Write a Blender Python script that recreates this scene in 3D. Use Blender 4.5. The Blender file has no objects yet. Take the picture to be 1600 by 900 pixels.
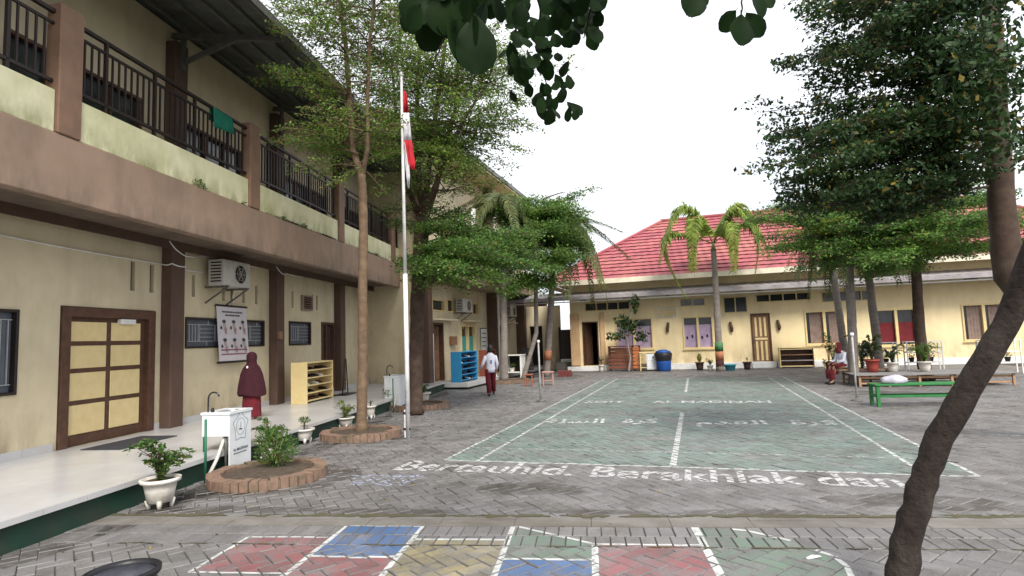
import bpy, bmesh, math, random
import numpy as np
from mathutils import Vector, Matrix
random.seed(7); rng = np.random.default_rng(7)
S = bpy.context.scene; COL = S.collection
PI = math.pi
# ------------------------------------------------------------------ camera
F = 900.0; H = 1.44; PITCH = math.atan(80/900.0); ROLL = 0.036; YAW = math.radians(17.5)
_cy, _sy = math.cos(YAW), math.sin(YAW)
_f0 = Vector((-_sy, _cy, 0)); _r0 = Vector((_cy, _sy, 0)); _u0 = Vector((0, 0, 1))
FW = _f0*math.cos(PITCH) + _u0*math.sin(PITCH); _u1 = _u0*math.cos(PITCH) - _f0*math.sin(PITCH)
RT = _r0*math.cos(ROLL) - _u1*math.sin(ROLL); UP = _u1*math.cos(ROLL) + _r0*math.sin(ROLL)
CAM = Vector((0, 0, H))
cd = bpy.data.cameras.new('camera'); co = bpy.data.objects.new('camera', cd); COL.objects.link(co)
cd.sensor_width = 36; cd.lens = F/1600*36; cd.clip_end = 1000; cd.clip_start = 0.05
m = Matrix((( RT.x, UP.x, -FW.x, CAM.x), (RT.y, UP.y, -FW.y, CAM.y), (RT.z, UP.z, -FW.z, CAM.z), (0, 0, 0, 1)))
co.matrix_world = m; S.camera = co
S.render.resolution_x = 1024; S.render.resolution_y = 576
# ------------------------------------------------------------------ world, sun, exposure
S.view_settings.view_transform = 'Standard'; S.view_settings.look = 'None'
S.view_settings.exposure = 1.0; S.view_settings.gamma = 1.0
SUN_EL = math.radians(46); SUN_AZ = math.radians(148)      # azimuth clockwise from +Y
W = bpy.data.worlds.new('World'); S.world = W; W.use_nodes = True
nt = W.node_tree; nt.nodes.clear()
out = nt.nodes.new('ShaderNodeOutputWorld'); bg = nt.nodes.new('ShaderNodeBackground')
sky = nt.nodes.new('ShaderNodeTexSky'); sky.sky_type = 'NISHITA'; sky.sun_disc = False
sky.sun_elevation = SUN_EL; sky.sun_rotation = SUN_AZ; sky.dust_density = 3.0; sky.air_density = 1.0
mx = nt.nodes.new('ShaderNodeMixRGB'); mx.inputs[2].default_value = (8.9, 9.0, 9.4, 1)
tc = nt.nodes.new('ShaderNodeTexCoord'); nz = nt.nodes.new('ShaderNodeTexNoise')
nz.inputs['Scale'].default_value = 2.2; nz.inputs['Detail'].default_value = 6
mr = nt.nodes.new('ShaderNodeMapRange'); mr.inputs[1].default_value = .35; mr.inputs[2].default_value = .6
mr.inputs[3].default_value = .62; mr.inputs[4].default_value = .96
nt.links.new(tc.outputs['Generated'], nz.inputs['Vector']); nt.links.new(nz.outputs['Fac'], mr.inputs[0])
nt.links.new(mr.outputs[0], mx.inputs[0]); nt.links.new(sky.outputs[0], mx.inputs[1])
nt.links.new(mx.outputs[0], bg.inputs[0]); bg.inputs[1].default_value = 0.085
nt.links.new(bg.outputs[0], out.inputs[0])
sd = bpy.data.lights.new('sun', 'SUN'); so = bpy.data.objects.new('sun', sd); COL.objects.link(so)
sd.energy = 2.3; sd.angle = math.radians(20); sd.color = (1, .95, .86)
_d = Vector((math.sin(SUN_AZ)*math.cos(SUN_EL), math.cos(SUN_AZ)*math.cos(SUN_EL), math.sin(SUN_EL)))
so.rotation_euler = (-_d).to_track_quat('-Z', 'Y').to_euler(); so.location = (0, 0, 30)

# ------------------------------------------------------------------ helpers
def PT(px, py, dep):
    "a point at camera depth dep seen at photo pixel px,py"
    return CAM + (FW*F + RT*(px-800) - UP*(py-450))*(dep/F)
def GP(px, py, z=0.0):
    d = FW*F + RT*(px-800) - UP*(py-450); t = (z-H)/d.z
    return CAM + d*t
def depth_of(x, y): return (Vector((x, y, 1.0))-CAM).dot(FW)

MATS = {}
def mat(name, c, c2=None, scale=6, rough=.75, bump=0, bscale=60, metal=0, dirt=None, dscale=1.5, damt=.5, stretch=None,
        spec=.35, rnd=0, transl=0, contrast=(.35, .65), attr=None, splash=None):
    if name in MATS: return MATS[name]
    M = bpy.data.materials.new(name); M.use_nodes = True; n = M.node_tree.nodes; L = M.node_tree.links
    b = n['Principled BSDF']; b.inputs['Roughness'].default_value = rough; b.inputs['Metallic'].default_value = metal
    b.inputs['Specular IOR Level'].default_value = spec
    geo = n.new('ShaderNodeNewGeometry'); vec = geo.outputs['Position']
    if stretch:
        mp = n.new('ShaderNodeMapping'); mp.inputs['Scale'].default_value = stretch
        L.new(vec, mp.inputs[0]); svec = mp.outputs[0]
    else: svec = vec
    def noise(sc, v, det=5):
        t = n.new('ShaderNodeTexNoise'); t.inputs['Scale'].default_value = sc; t.inputs['Detail'].default_value = det
        t.inputs['Roughness'].default_value = .6; L.new(v, t.inputs['Vector']); return t.outputs['Fac']
    def ramp(f, a, b_):
        r = n.new('ShaderNodeMapRange'); r.inputs[1].default_value = a; r.inputs[2].default_value = b_; L.new(f, r.inputs[0]); return r.outputs[0]
    def mixc(f, A, B):
        x = n.new('ShaderNodeMixRGB')
        for i, v in ((0, f), (1, A), (2, B)):
            if isinstance(v, (tuple, list)): x.inputs[i].default_value = (*v, 1)
            elif isinstance(v, (int, float)): x.inputs[i].default_value = v
            else: L.new(v, x.inputs[i])
        return x.outputs[0]
    if c2 is None: c2 = tuple(k*.82 for k in c)
    col = mixc(ramp(noise(scale, vec), *contrast), c, c2)
    if dirt is not None:
        ma = n.new('ShaderNodeMath'); ma.operation = 'MULTIPLY'; ma.inputs[1].default_value = damt
        L.new(ramp(noise(dscale, svec, 8), .48, .72), ma.inputs[0]); col = mixc(ma.outputs[0], col, dirt)
    if splash:
        sz = n.new('ShaderNodeSeparateXYZ'); L.new(vec, sz.inputs[0]); zr = n.new('ShaderNodeMapRange')
        zr.inputs[1].default_value = splash[0]; zr.inputs[2].default_value = splash[0]+splash[1]; zr.inputs[3].default_value = .75; zr.inputs[4].default_value = 0
        L.new(sz.outputs[2], zr.inputs[0]); mm_ = n.new('ShaderNodeMath'); mm_.operation = 'MULTIPLY'; L.new(zr.outputs[0], mm_.inputs[0]); L.new(ramp(noise(5, svec, 8), .35, .65), mm_.inputs[1])
        col = mixc(mm_.outputs[0], col, splash[2])
        st = n.new('ShaderNodeMapping'); st.inputs['Scale'].default_value = (3.1, 3.1, .3); L.new(vec, st.inputs[0])
        m3 = n.new('ShaderNodeMath'); m3.operation = 'MULTIPLY'; m3.inputs[1].default_value = .16; L.new(ramp(noise(1.0, st.outputs[0], 6), .52, .75), m3.inputs[0]); col = mixc(m3.outputs[0], col, splash[2])
    if rnd:
        if attr:
            at = n.new('ShaderNodeAttribute'); at.attribute_name = attr; rv = at.outputs['Fac']
        else:
            rv = geo.outputs['Random Per Island']
        hv = n.new('ShaderNodeHueSaturation'); r2 = n.new('ShaderNodeMapRange')
        if transl and name != 'broad_leaf':
            dd = n.new('ShaderNodeMath'); dd.operation = 'FRACT'; d0 = n.new('ShaderNodeMath'); d0.operation = 'MULTIPLY'; d0.inputs[1].default_value = 37.7
            L.new(rv, d0.inputs[0]); L.new(d0.outputs[0], dd.inputs[0]); col = mixc(ramp(dd.outputs[0], .90, .99), col, (.20,.15,.03)); col = mixc(ramp(dd.outputs[0], .30, .0), col, tuple(k_*.45 for k_ in c2))
        r2.inputs[3].default_value = 1-rnd; r2.inputs[4].default_value = 1+rnd
        L.new(rv, r2.inputs[0]); L.new(r2.outputs[0], hv.inputs['Value']); L.new(col, hv.inputs['Color']); col = hv.outputs[0]
    L.new(col, b.inputs['Base Color'])
    if bump:
        bp = n.new('ShaderNodeBump'); bp.inputs['Strength'].default_value = min(1, bump); bp.inputs['Distance'].default_value = .004 if bscale > 25 else .02
        L.new(noise(bscale, vec, 6), bp.inputs['Height']); L.new(bp.outputs[0], b.inputs['Normal'])
    if transl:
        o = n['Material Output']; t = n.new('ShaderNodeBsdfTranslucent'); mxs = n.new('ShaderNodeMixShader'); mxs.inputs[0].default_value = transl
        br = n.new('ShaderNodeHueSaturation'); br.inputs['Value'].default_value = 1.7; L.new(col, br.inputs['Color']); L.new(br.outputs[0], t.inputs[0])
        L.new(b.outputs[0], mxs.inputs[1]); L.new(t.outputs[0], mxs.inputs[2]); L.new(mxs.outputs[0], o.inputs[0])
    MATS[name] = M; return M

class MB:
    def __init__(s): s.v = []; s.f = []; s.m = []; s.smooth = []; s.mi = 0
    def add(s, vs, fs, smooth=False):
        o = len(s.v); s.v += [tuple(p) for p in vs]
        for f in fs: s.f.append(tuple(i+o for i in f)); s.m.append(s.mi); s.smooth.append(smooth)
        return s
    def box(s, x0, x1, y0, y1, z0, z1, b=0):
        if x0 > x1: x0, x1 = x1, x0
        if y0 > y1: y0, y1 = y1, y0
        if z0 > z1: z0, z1 = z1, z0
        return s.add([(x0,y0,z0),(x1,y0,z0),(x1,y1,z0),(x0,y1,z0),(x0,y0,z1),(x1,y0,z1),(x1,y1,z1),(x0,y1,z1)],
                     [(0,3,2,1),(4,5,6,7),(0,1,5,4),(1,2,6,5),(2,3,7,6),(3,0,4,7)])
    def beam(s, p, q, w, h, up=(0,0,1)):
        p = Vector(p); q = Vector(q); d = (q-p).normalized(); u = Vector(up)
        sx = d.cross(u)
        if sx.length < 1e-4: sx = d.cross(Vector((1,0,0)))
        sx.normalize(); uz = sx.cross(d).normalized(); vs = []
        for c in (p, q):
            for a, b in ((-1,-1),(1,-1),(1,1),(-1,1)): vs.append(c + sx*(a*w/2) + uz*(b*h/2))
        return s.add(vs, [(0,1,2,3),(7,6,5,4),(0,4,5,1),(1,5,6,2),(2,6,7,3),(3,7,4,0)])
    def tube(s, pts, rad, n=8, cap=True, sm=True):
        pts = [Vector(p) for p in pts]; k = len(pts)
        if not hasattr(rad, '__len__'): rad = [rad]*k
        vs = []; ref = None
        for i, p in enumerate(pts):
            d = (pts[min(i+1, k-1)] - pts[max(i-1, 0)]).normalized()
            if ref is None: ref = d.orthogonal().normalized()
            ref = (ref - d*ref.dot(d)).normalized(); b = d.cross(ref)
            for j in range(n):
                a = 2*PI*j/n; vs.append(p + (ref*math.cos(a)+b*math.sin(a))*rad[i])
        fs = [(i*n+j, i*n+(j+1) % n, (i+1)*n+(j+1) % n, (i+1)*n+j) for i in range(k-1) for j in range(n)]
        if cap: fs += [tuple(range(n-1, -1, -1)), tuple((k-1)*n+j for j in range(n))]
        return s.add(vs, fs, sm)
    def lathe(s, prof, c=(0,0,0), n=20, sx=1, sy=1, cap=True):
        vs = [(c[0]+r*sx*math.cos(2*PI*j/n), c[1]+r*sy*math.sin(2*PI*j/n), c[2]+z) for r, z in prof for j in range(n)]
        k = len(prof)
        fs = [(i*n+j, i*n+(j+1) % n, (i+1)*n+(j+1) % n, (i+1)*n+j) for i in range(k-1) for j in range(n)]
        if cap: fs += [tuple(range(n-1, -1, -1)), tuple((k-1)*n+j for j in range(n))]
        return s.add(vs, fs, True)
    def loft(s, secs, n=18, cap=True):   # (cx, cy, z, rx, ry)
        vs = []
        for (cx, cy, z, rx, ry) in secs:
            for j in range(n):
                a = 2*PI*j/n; vs.append((cx+rx*math.cos(a), cy+ry*math.sin(a), z))
        k = len(secs)
        fs = [(i*n+j, i*n+(j+1) % n, (i+1)*n+(j+1) % n, (i+1)*n+j) for i in range(k-1) for j in range(n)]
        if cap: fs += [tuple(range(n-1, -1, -1)), tuple((k-1)*n+j for j in range(n))]
        return s.add(vs, fs, True)
    def mesh(s, name, *mats):
        me = bpy.data.meshes.new(name); me.from_pydata(s.v, [], s.f)
        for mm in mats: me.materials.append(mm)
        if len(mats) > 1: me.polygons.foreach_set('material_index', s.m)
        me.polygons.foreach_set('use_smooth', s.smooth); me.update(); return me
    def build(s, name, mats, parent=None, loc=None, rot=None, bevel=0):
        if not isinstance(mats, (list, tuple)): mats = [mats]
        return obj(name, s.mesh(name, *mats), parent, loc, rot, bevel)

def obj(name, me, parent=None, loc=None, rot=None, bevel=0):
    o = bpy.data.objects.new(name, me); COL.objects.link(o)
    if parent: o.parent = parent
    if loc is not None: o.location = loc
    if rot is not None: o.rotation_euler = rot
    if bevel:
        md = o.modifiers.new('bevel', 'BEVEL'); md.width = bevel; md.segments = 1; md.limit_method = 'ANGLE'
    return o
def tag(o, label=None, cat=None, group=None, kind=None):
    if label: o['label'] = label
    if cat: o['category'] = cat
    if group: o['group'] = group
    if kind: o['kind'] = kind
    return o
def thing(name, label, cat, loc=(0,0,0), rz=0, group=None):
    o = bpy.data.objects.new(name, None); COL.objects.link(o); o.empty_display_size = .1
    o.location = loc; o.rotation_euler = (0, 0, rz); return tag(o, label, cat, group)
def box(name, m, parent, x0, x1, y0, y1, z0, z1, bevel=0):
    return MB().box(x0,x1,y0,y1,z0,z1).build(name, m, parent, bevel=bevel)
def copy_tree(o, parent=None):
    c = o.copy(); COL.objects.link(c)
    if parent: c.parent = parent
    for ch in [q for q in bpy.data.objects if q.parent == o]: copy_tree(ch, c)
    return c
def wall_mesh(u0, u1, z0, z1, th, holes):
    "slab in local x 0..-th (front face x=0), y u0..u1, z z0..z1, with real openings"
    us = sorted({u0, u1, *[h[0] for h in holes], *[h[1] for h in holes]}); zs = sorted({z0, z1, *[h[2] for h in holes], *[h[3] for h in holes]})
    us = [u for u in us if u0 <= u <= u1]; zs = [z for z in zs if z0 <= z <= z1]
    def hol(u, z): return any(h[0] < u < h[1] and h[2] < z < h[3] for h in holes)
    b = MB(); g = {}
    for i in range(len(us)-1):
        for j in range(len(zs)-1): g[i, j] = not hol((us[i]+us[i+1])/2, (zs[j]+zs[j+1])/2)
    for (i, j), s in g.items():
        if not s: continue
        a, c, d, e = us[i], us[i+1], zs[j], zs[j+1]
        b.add([(0,a,d),(0,c,d),(0,c,e),(0,a,e)], [(0,1,2,3)])
        b.add([(-th,a,d),(-th,c,d),(-th,c,e),(-th,a,e)], [(3,2,1,0)])
        if not g.get((i-1, j), False): b.add([(0,a,d),(-th,a,d),(-th,a,e),(0,a,e)], [(3,2,1,0)])
        if not g.get((i+1, j), False): b.add([(0,c,d),(-th,c,d),(-th,c,e),(0,c,e)], [(0,1,2,3)])
        if not g.get((i, j-1), False): b.add([(0,a,d),(0,c,d),(-th,c,d),(-th,a,d)], [(3,2,1,0)])
        if not g.get((i, j+1), False): b.add([(0,a,e),(0,c,e),(-th,c,e),(-th,a,e)], [(0,1,2,3)])
    return b

# ------------------------------------------------------------------ materials
M_CREAM = mat('cream_render', (.64,.555,.385), (.58,.50,.34), 3, .85, .5, 90, dirt=(.30,.25,.17), dscale=1.3, damt=.4, stretch=(1,1,.35), splash=(.25,.7,(.24,.19,.13)))
M_CREAM2 = mat('pale_parapet_render', (.80,.76,.52), (.72,.70,.46), 4, .85, .5, 80, dirt=(.36,.38,.12), dscale=1.6, damt=.6, stretch=(1,1,.5), splash=(3.84,.3,(.16,.17,.06)))
M_YEL = mat('yellow_render', (.84,.70,.43), (.79,.65,.39), 2.5, .85, .4, 90, dirt=(.45,.34,.2), dscale=1.0, damt=.4, stretch=(1,1,.4), splash=(.2,.8,(.36,.27,.17)))
M_BROWN = mat('dark_brown_paint', (.105,.062,.046), (.082,.048,.036), 5, .6, .3, 70, dirt=(.15,.10,.07), dscale=2, damt=.4, stretch=(1,1,.3))
M_BROWN2 = mat('light_brown_paint', (.27,.165,.11), (.22,.13,.09), 5, .7, .3, 70, dirt=(.12,.10,.06), dscale=2, damt=.5, stretch=(1,1,.4))
M_BEAM = mat('taupe_beam_paint', (.36,.25,.185), (.31,.215,.155), 3, .8, .4, 60, dirt=(.14,.11,.08), dscale=1.4, damt=.6, stretch=(1,1,.35), splash=(3.1,.35,(.12,.10,.08)))
M_DKWOOD = mat('dark_wood', (.11,.055,.035), (.07,.035,.022), 12, .5, .2, 50)
M_WOOD = mat('brown_wood', (.26,.14,.075), (.17,.09,.05), 14, .6, .3, 60)
M_LTWOOD = mat('cream_painted_wood', (.72,.58,.30), (.66,.52,.26), 8, .6, .2, 60)
M_IRON = mat('dark_iron', (.028,.022,.022), (.04,.03,.028), 30, .45, .2, 80, metal=.3)
M_STEELG = mat('grey_steel', (.16,.16,.15), (.11,.11,.105), 8, .5, .2, 50, metal=.2)
M_WHITE = mat('white_paint', (.78,.78,.77), (.70,.70,.69), 5, .5, .1, 60, dirt=(.4,.37,.32), dscale=3, damt=.35)
M_WPOLE = mat('white_pole_paint', (.74,.73,.74), (.66,.66,.68), 6, .4, 0, dirt=(.3,.27,.24), dscale=6, damt=.4)
M_PLAST = mat('white_plastic', (.74,.77,.80), (.68,.71,.75), 4, .35, 0, dirt=(.45,.42,.38), dscale=5, damt=.35)
M_TILE = mat('white_floor_tile', (.54,.54,.54), (.46,.46,.47), 1.5, .28, 0, dirt=(.42,.38,.33), dscale=2.2, damt=.45, spec=.5)
M_GREEN = mat('dark_green_paint', (.010,.048,.032), (.016,.035,.026), 4, .6, .3, 60, dirt=(.05,.045,.035), dscale=3, damt=.6)
M_GLASS = mat('dark_glass', (.018,.020,.024), (.03,.033,.038), 3, .12, 0, spec=.5)
M_GREYPANE = mat('grey_frosted_pane', (.11,.125,.155), (.085,.10,.12), 3, .3, 0)
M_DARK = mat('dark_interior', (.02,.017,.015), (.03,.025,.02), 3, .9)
M_ROOFU = mat('roof_sheet_underside', (.13,.14,.135), (.10,.105,.10), 5, .6, .3, 30, dirt=(.05,.05,.045), dscale=2, damt=.6)
M_RED = mat('red_roof_tile', (.36,.095,.105), (.28,.075,.095), 1.6, .65, .2, 40, dirt=(.42,.17,.13), dscale=.5, damt=.85, rnd=.16)
M_GREYS = mat('grey_canopy_sheet', (.36,.34,.35), (.27,.25,.26), 2, .5, .1, 40, dirt=(.16,.13,.12), dscale=2, damt=.5, stretch=(1,1,.3))
M_BRICK = mat('worn_brick', (.26,.165,.12), (.18,.12,.09), 18, .9, .8, 70, dirt=(.085,.08,.05), dscale=5, damt=.9)
M_SOIL = mat('dark_soil', (.055,.04,.03), (.10,.075,.055), 20, .95, 1, 60)
M_POT = mat('white_pot', (.70,.67,.62), (.60,.57,.52), 6, .6, .3, 60, dirt=(.33,.28,.22), dscale=6, damt=.6)
M_SKIN = mat('skin', (.38,.21,.13), (.34,.18,.11), 8, .55)
M_MAROON = mat('maroon_cloth', (.045,.008,.014), (.032,.006,.011), 10, .9, .4, 40)
M_MAROON2 = mat('wine_red_skirt', (.13,.010,.018), (.09,.008,.014), 10, .9, .4, 40)
M_SHIRT = mat('white_shirt', (.66,.68,.78), (.58,.60,.70), 10, .85, .3, 40)
M_HAIR = mat('black_hair', (.012,.010,.010), (.02,.016,.014), 30, .5)
M_BARKL = mat('pale_bark', (.20,.135,.085), (.13,.085,.055), 10, .9, 1, 40, dirt=(.09,.065,.045), dscale=5, damt=.8, stretch=(1,1,2.5))
M_BARKD = mat('dark_bark', (.085,.055,.040), (.055,.036,.028), 10, .9, 1, 40, dirt=(.16,.13,.09), dscale=4, damt=.4)
M_PALMT = mat('grey_palm_trunk', (.27,.235,.21), (.19,.165,.15), 6, .9, 1, 30, dirt=(.11,.10,.08), dscale=5, damt=.6, stretch=(.3,.3,6))
M_ORANGE = mat('orange_band_paint', (.42,.17,.09), None, 6, .7); M_GREENB = mat('green_band_paint', (.06,.18,.07), None, 6, .7)
M_BLUE = mat('blue_paint', (.035,.26,.50), (.03,.22,.44), 6, .5); M_TEAL = mat('teal_paint', (.07,.36,.33), (.05,.28,.27), 6, .6)
M_BLACKP = mat('black_plastic', (.012,.012,.015), (.02,.02,.024), 8, .4, 0)
def leafmat(name, a, b, rnd=.35, tr=.35, sc=1.1): return mat(name, a, b, sc, .5, 0, rnd=rnd, transl=tr, spec=.22, contrast=(.3,.7))
M_BARKN = mat('near_black_bark', (.030,.021,.017), (.017,.012,.010), 22, .95, 1, 22, dirt=(.06,.05,.04), dscale=9, damt=.7, stretch=(1,1,.3))
M_POSTW = mat('dull_white_post', (.46,.45,.45), (.36,.35,.35), 8, .6, 0, dirt=(.15,.12,.1), dscale=9, damt=.7)
M_LA = leafmat('leaf_light', (.19,.29,.05), (.08,.155,.035), .5)
M_LB = leafmat('leaf_mid', (.08,.15,.03), (.13,.18,.035))
M_LC = leafmat('leaf_deep', (.15,.27,.05), (.055,.13,.035))
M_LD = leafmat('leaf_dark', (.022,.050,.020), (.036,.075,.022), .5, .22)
M_LY = leafmat('leaf_yellow_green', (.22,.27,.04), (.12,.18,.035))
M_PALM = leafmat('palm_leaf', (.30,.38,.07), (.17,.25,.055), .3, .35, .8)
M_PALMD = leafmat('palm_leaf_grey', (.085,.135,.045), (.13,.15,.06), .3, .3, .8)
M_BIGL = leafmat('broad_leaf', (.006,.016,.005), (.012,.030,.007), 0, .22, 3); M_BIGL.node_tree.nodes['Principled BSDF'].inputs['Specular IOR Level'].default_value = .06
M_POTL = leafmat('pot_plant_leaf', (.10,.20,.04), (.05,.11,.03), .4, .3, 9)
# ------------------------------------------------------------------ ground and paving
def clip(poly, a, b, c):
    "keep the part of a 2-D polygon where a*x+b*y>=c"
    o = []; n = len(poly)
    for i in range(n):
        p, q = poly[i], poly[(i+1) % n]; dp = a*p[0]+b*p[1]-c; dq = a*q[0]+b*q[1]-c
        if dp >= 0: o.append(p)
        if (dp >= 0) != (dq >= 0):
            t = dp/(dp-dq); o.append((p[0]+(q[0]-p[0])*t, p[1]+(q[1]-p[1])*t))
    return o
def area(p): return .5*sum(p[i][0]*p[(i+1) % len(p)][1]-p[(i+1) % len(p)][0]*p[i][1] for i in range(len(p)))
def clip_convex(poly, con):
    n = len(con)
    for i in range(n):
        p, q = con[i], con[(i+1) % n]; nx, ny = -(q[1]-p[1]), q[0]-p[0]
        poly = clip(poly, nx, ny, nx*p[0]+ny*p[1])
        if len(poly) < 3: return []
    return poly
def inset(poly, d):
    n = len(poly); res = poly
    for i in range(n):
        p, q = poly[i], poly[(i+1) % n]; l = math.hypot(q[0]-p[0], q[1]-p[1])
        if l < 1e-6: continue
        nx, ny = -(q[1]-p[1])/l, (q[0]-p[0])/l
        res = clip(res, nx, ny, nx*p[0]+ny*p[1]+d)
        if len(res) < 3: return []
    return res
DA = math.radians(10.4); DO = (-0.5, 4.8)
def D2W(s, t): return (DO[0]+s*math.cos(DA)-t*math.sin(DA), DO[1]+s*math.sin(DA)+t*math.cos(DA))
def W2D(x, y): x -= DO[0]; y -= DO[1]; return (x*math.cos(DA)+y*math.sin(DA), -x*math.sin(DA)+y*math.cos(DA))
def in_view(x, y, mg=60):
    v = Vector((x, y, 0))-CAM; d = v.dot(FW)
    if d < .8: return False
    px = 800+F*v.dot(RT)/d; py = 450-F*v.dot(UP)/d
    return -mg < px < 1600+mg and py < 900+mg*1.5
PAV = []      # (polygon ccw, z, slope x, slope y, random)
def herring(to_world, ex, w, ok, lim):
    "45 degree herringbone in a frame; ok(poly)->clipped polygon"
    r = math.sqrt(.5); (s0, s1, t0, t1) = ex
    n = int((max(abs(s0), abs(s1))+max(abs(t0), abs(t1)))*1.5/w)+4
    for i in range(-n, n):
        for j in range(-n, n):
            mm = (i-j) % 4
            if mm == 0: rc = (i, i+2, j, j+1)
            elif mm == 2: rc = (i, i+1, j-1, j+1)
            else: continue
            cx, cy = (rc[0]+rc[1])/2*w, (rc[2]+rc[3])/2*w
            s, t = (cx+cy)*r, (-cx+cy)*r
            if not (s0-.2 < s < s1+.2 and t0-.2 < t < t1+.2): continue
            X, Y = to_world(s, t)
            if not in_view(X, Y): continue
            P = []
            jt = random.uniform(-.0025, .0025), random.uniform(-.0025, .0025); g = .0028
            for (a, b) in ((rc[0]*w+g, rc[2]*w+g), (rc[1]*w-g, rc[2]*w+g), (rc[1]*w-g, rc[3]*w-g), (rc[0]*w+g, rc[3]*w-g)):
                a += jt[0]; b += jt[1]; P.append(to_world((a+b)*r, (-a+b)*r))
            P = ok(P)
            if len(P) >= 3 and area(P) > .0008:
                PAV.append((P, random.uniform(-.006, .0)-(.004 if random.random() < .06 else 0), random.uniform(-.02, .02), random.uniform(-.02, .02), random.random()))
nD = (-math.sin(DA), math.cos(DA)); cD = nD[0]*DO[0]+nD[1]*DO[1]
def past(t, sgn): return lambda P: clip(P, sgn*nD[0], sgn*nD[1], sgn*(cD+t))
def court_ok(P):
    P = past(.012, 1)(P)
    return clip(P, 0, -1, -24.0) if len(P) > 2 else []
herring(lambda s, t: (s, t+5), (-9.5, 9.5, -4, 19.2), .105, court_ok, None)
NC = len(PAV)
herring(D2W, (-6, 5, -3.4, -.66), .105, past(-.672, -1), None)
for row, (t0, t1) in enumerate(((-.452, -.25), (-.668, -.456))):
    k = -6.0 + row*.06
    while k < 5:
        a, b = k+.003, k+.105-.003+random.uniform(-.001, .001); k += .105
        P = [D2W(a, t0+.004), D2W(b, t0+.004), D2W(b, t1-.003), D2W(a, t1-.003)]
        if in_view(*P[0]): PAV.append((P, random.uniform(-.004, 0), random.uniform(-.01,.01), random.uniform(-.01,.01), random.random()))
def pav_geo(lst):
    V = []; Fc = []; R = []
    for (P, z, sx, sy, rn) in lst:
        cx = sum(p[0] for p in P)/len(P); cy = sum(p[1] for p in P)/len(P)
        Q = inset(P, .0045)
        if len(Q) != len(P): Q = [(cx+(p[0]-cx)*.9, cy+(p[1]-cy)*.9) for p in P]
        o = len(V); n = len(P); zt = lambda p: z+sx*(p[0]-cx)+sy*(p[1]-cy)
        V += [(p[0], p[1], -.03) for p in P]; V += [(p[0], p[1], zt(p)-.005) for p in P]; V += [(p[0], p[1], zt(p)) for p in Q]
        for i in range(n):
            j = (i+1) % n; Fc.append((o+i, o+j, o+n+j, o+n+i)); Fc.append((o+n+i, o+n+j, o+2*n+j, o+2*n+i))
        Fc.append(tuple(o+2*n+i for i in range(n))); R += [rn]*(2*n+1)
    return V, Fc, R
def pav_obj(name, lst, m, parent):
    V, Fc, R = pav_geo(lst); me = bpy.data.meshes.new(name); me.from_pydata(V, [], Fc); me.materials.append(m)
    a = me.attributes.new('shade', 'FLOAT', 'FACE'); a.data.foreach_set('value', R); me.update(); return obj(name, me, parent)

def paver_mat(name, painted=None, wear=(.42, .62), amt=1.0, wsc=7):
    M = bpy.data.materials.new(name); M.use_nodes = True; n = M.node_tree.nodes; L = M.node_tree.links; b = n['Principled BSDF']
    geo = n.new('ShaderNodeNewGeometry'); P = geo.outputs['Position']
    def noise(sc, det=6, rg=.6):
        t = n.new('ShaderNodeTexNoise'); t.inputs['Scale'].default_value = sc; t.inputs['Detail'].default_value = det
        t.inputs['Roughness'].default_value = rg; L.new(P, t.inputs['Vector']); return t.outputs['Fac']
    def ramp(f, a, c, lo=0., hi=1.):
        r = n.new('ShaderNodeMapRange'); r.inputs[1].default_value = a; r.inputs[2].default_value = c
        r.inputs[3].default_value = lo; r.inputs[4].default_value = hi; L.new(f, r.inputs[0]); return r.outputs[0]
    def mix(f, A, B):
        x = n.new('ShaderNodeMixRGB')
        for i, v in ((0, f), (1, A), (2, B)):
            if isinstance(v, tuple): x.inputs[i].default_value = (*v, 1)
            else: L.new(v, x.inputs[i])
        return x.outputs[0]
    base = mix(ramp(noise(.7), .35, .65), (.180,.171,.175), (.132,.130,.131))
    base = mix(ramp(noise(2.3, 8), .47, .66, 0, .85), base, (.082,.076,.068))
    base = mix(ramp(noise(1.1, 8), .55, .75, 0, .5), base, (.23,.22,.21))
    base = mix(ramp(noise(45, 4, .8), .42, .7, 0, .5), base, (.25,.243,.24))
    sp = n.new('ShaderNodeSeparateXYZ'); L.new(P, sp.inputs[0])
    if painted:
        w = ramp(noise(wsc, 10, .72), wear[0], wear[1], amt, 0.0)
        base = mix(w, base, painted)
    at = n.new('ShaderNodeAttribute'); at.attribute_name = 'shade'
    hv = n.new('ShaderNodeHueSaturation'); L.new(ramp(at.outputs['Fac'], 0, 1, .86, 1.12), hv.inputs['Value']); L.new(base, hv.inputs['Color'])
    L.new(hv.outputs[0], b.inputs['Base Color'])
    L.new(ramp(noise(1.7, 6), .35, .7, .38, .8), b.inputs['Roughness']); b.inputs['Specular IOR Level'].default_value = .45
    bp = n.new('ShaderNodeBump'); bp.inputs['Strength'].default_value = .5; bp.inputs['Distance'].default_value = .003
    L.new(noise(120, 5, .7), bp.inputs['Height']); L.new(bp.outputs[0], b.inputs['Normal'])
    return M
M_PAV = paver_mat('grey_paver')
M_SAND = mat('dark_joint_sand', (.07,.065,.057), (.09,.085,.07), 3, .95, 1, 80, dirt=(.055,.06,.03), dscale=2, damt=.6)
g = MB(); n_ = 24
for i in range(n_):
    a0, a1 = 2*PI*i/n_, 2*PI*(i+1)/n_; g.add([(0,0,-.014),(400*math.cos(a0),400*math.sin(a0),-.014),(400*math.cos(a1),400*math.sin(a1),-.014)], [(0,1,2)])
tag(g.build('ground', M_SAND), kind='structure')
paving = bpy.data.objects.new('paving', None); COL.objects.link(paving); tag(paving, kind='structure')
def dist2(p): return (p[0][0][0])**2+(p[0][0][1])**2
srt = sorted(PAV, key=dist2)
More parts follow.
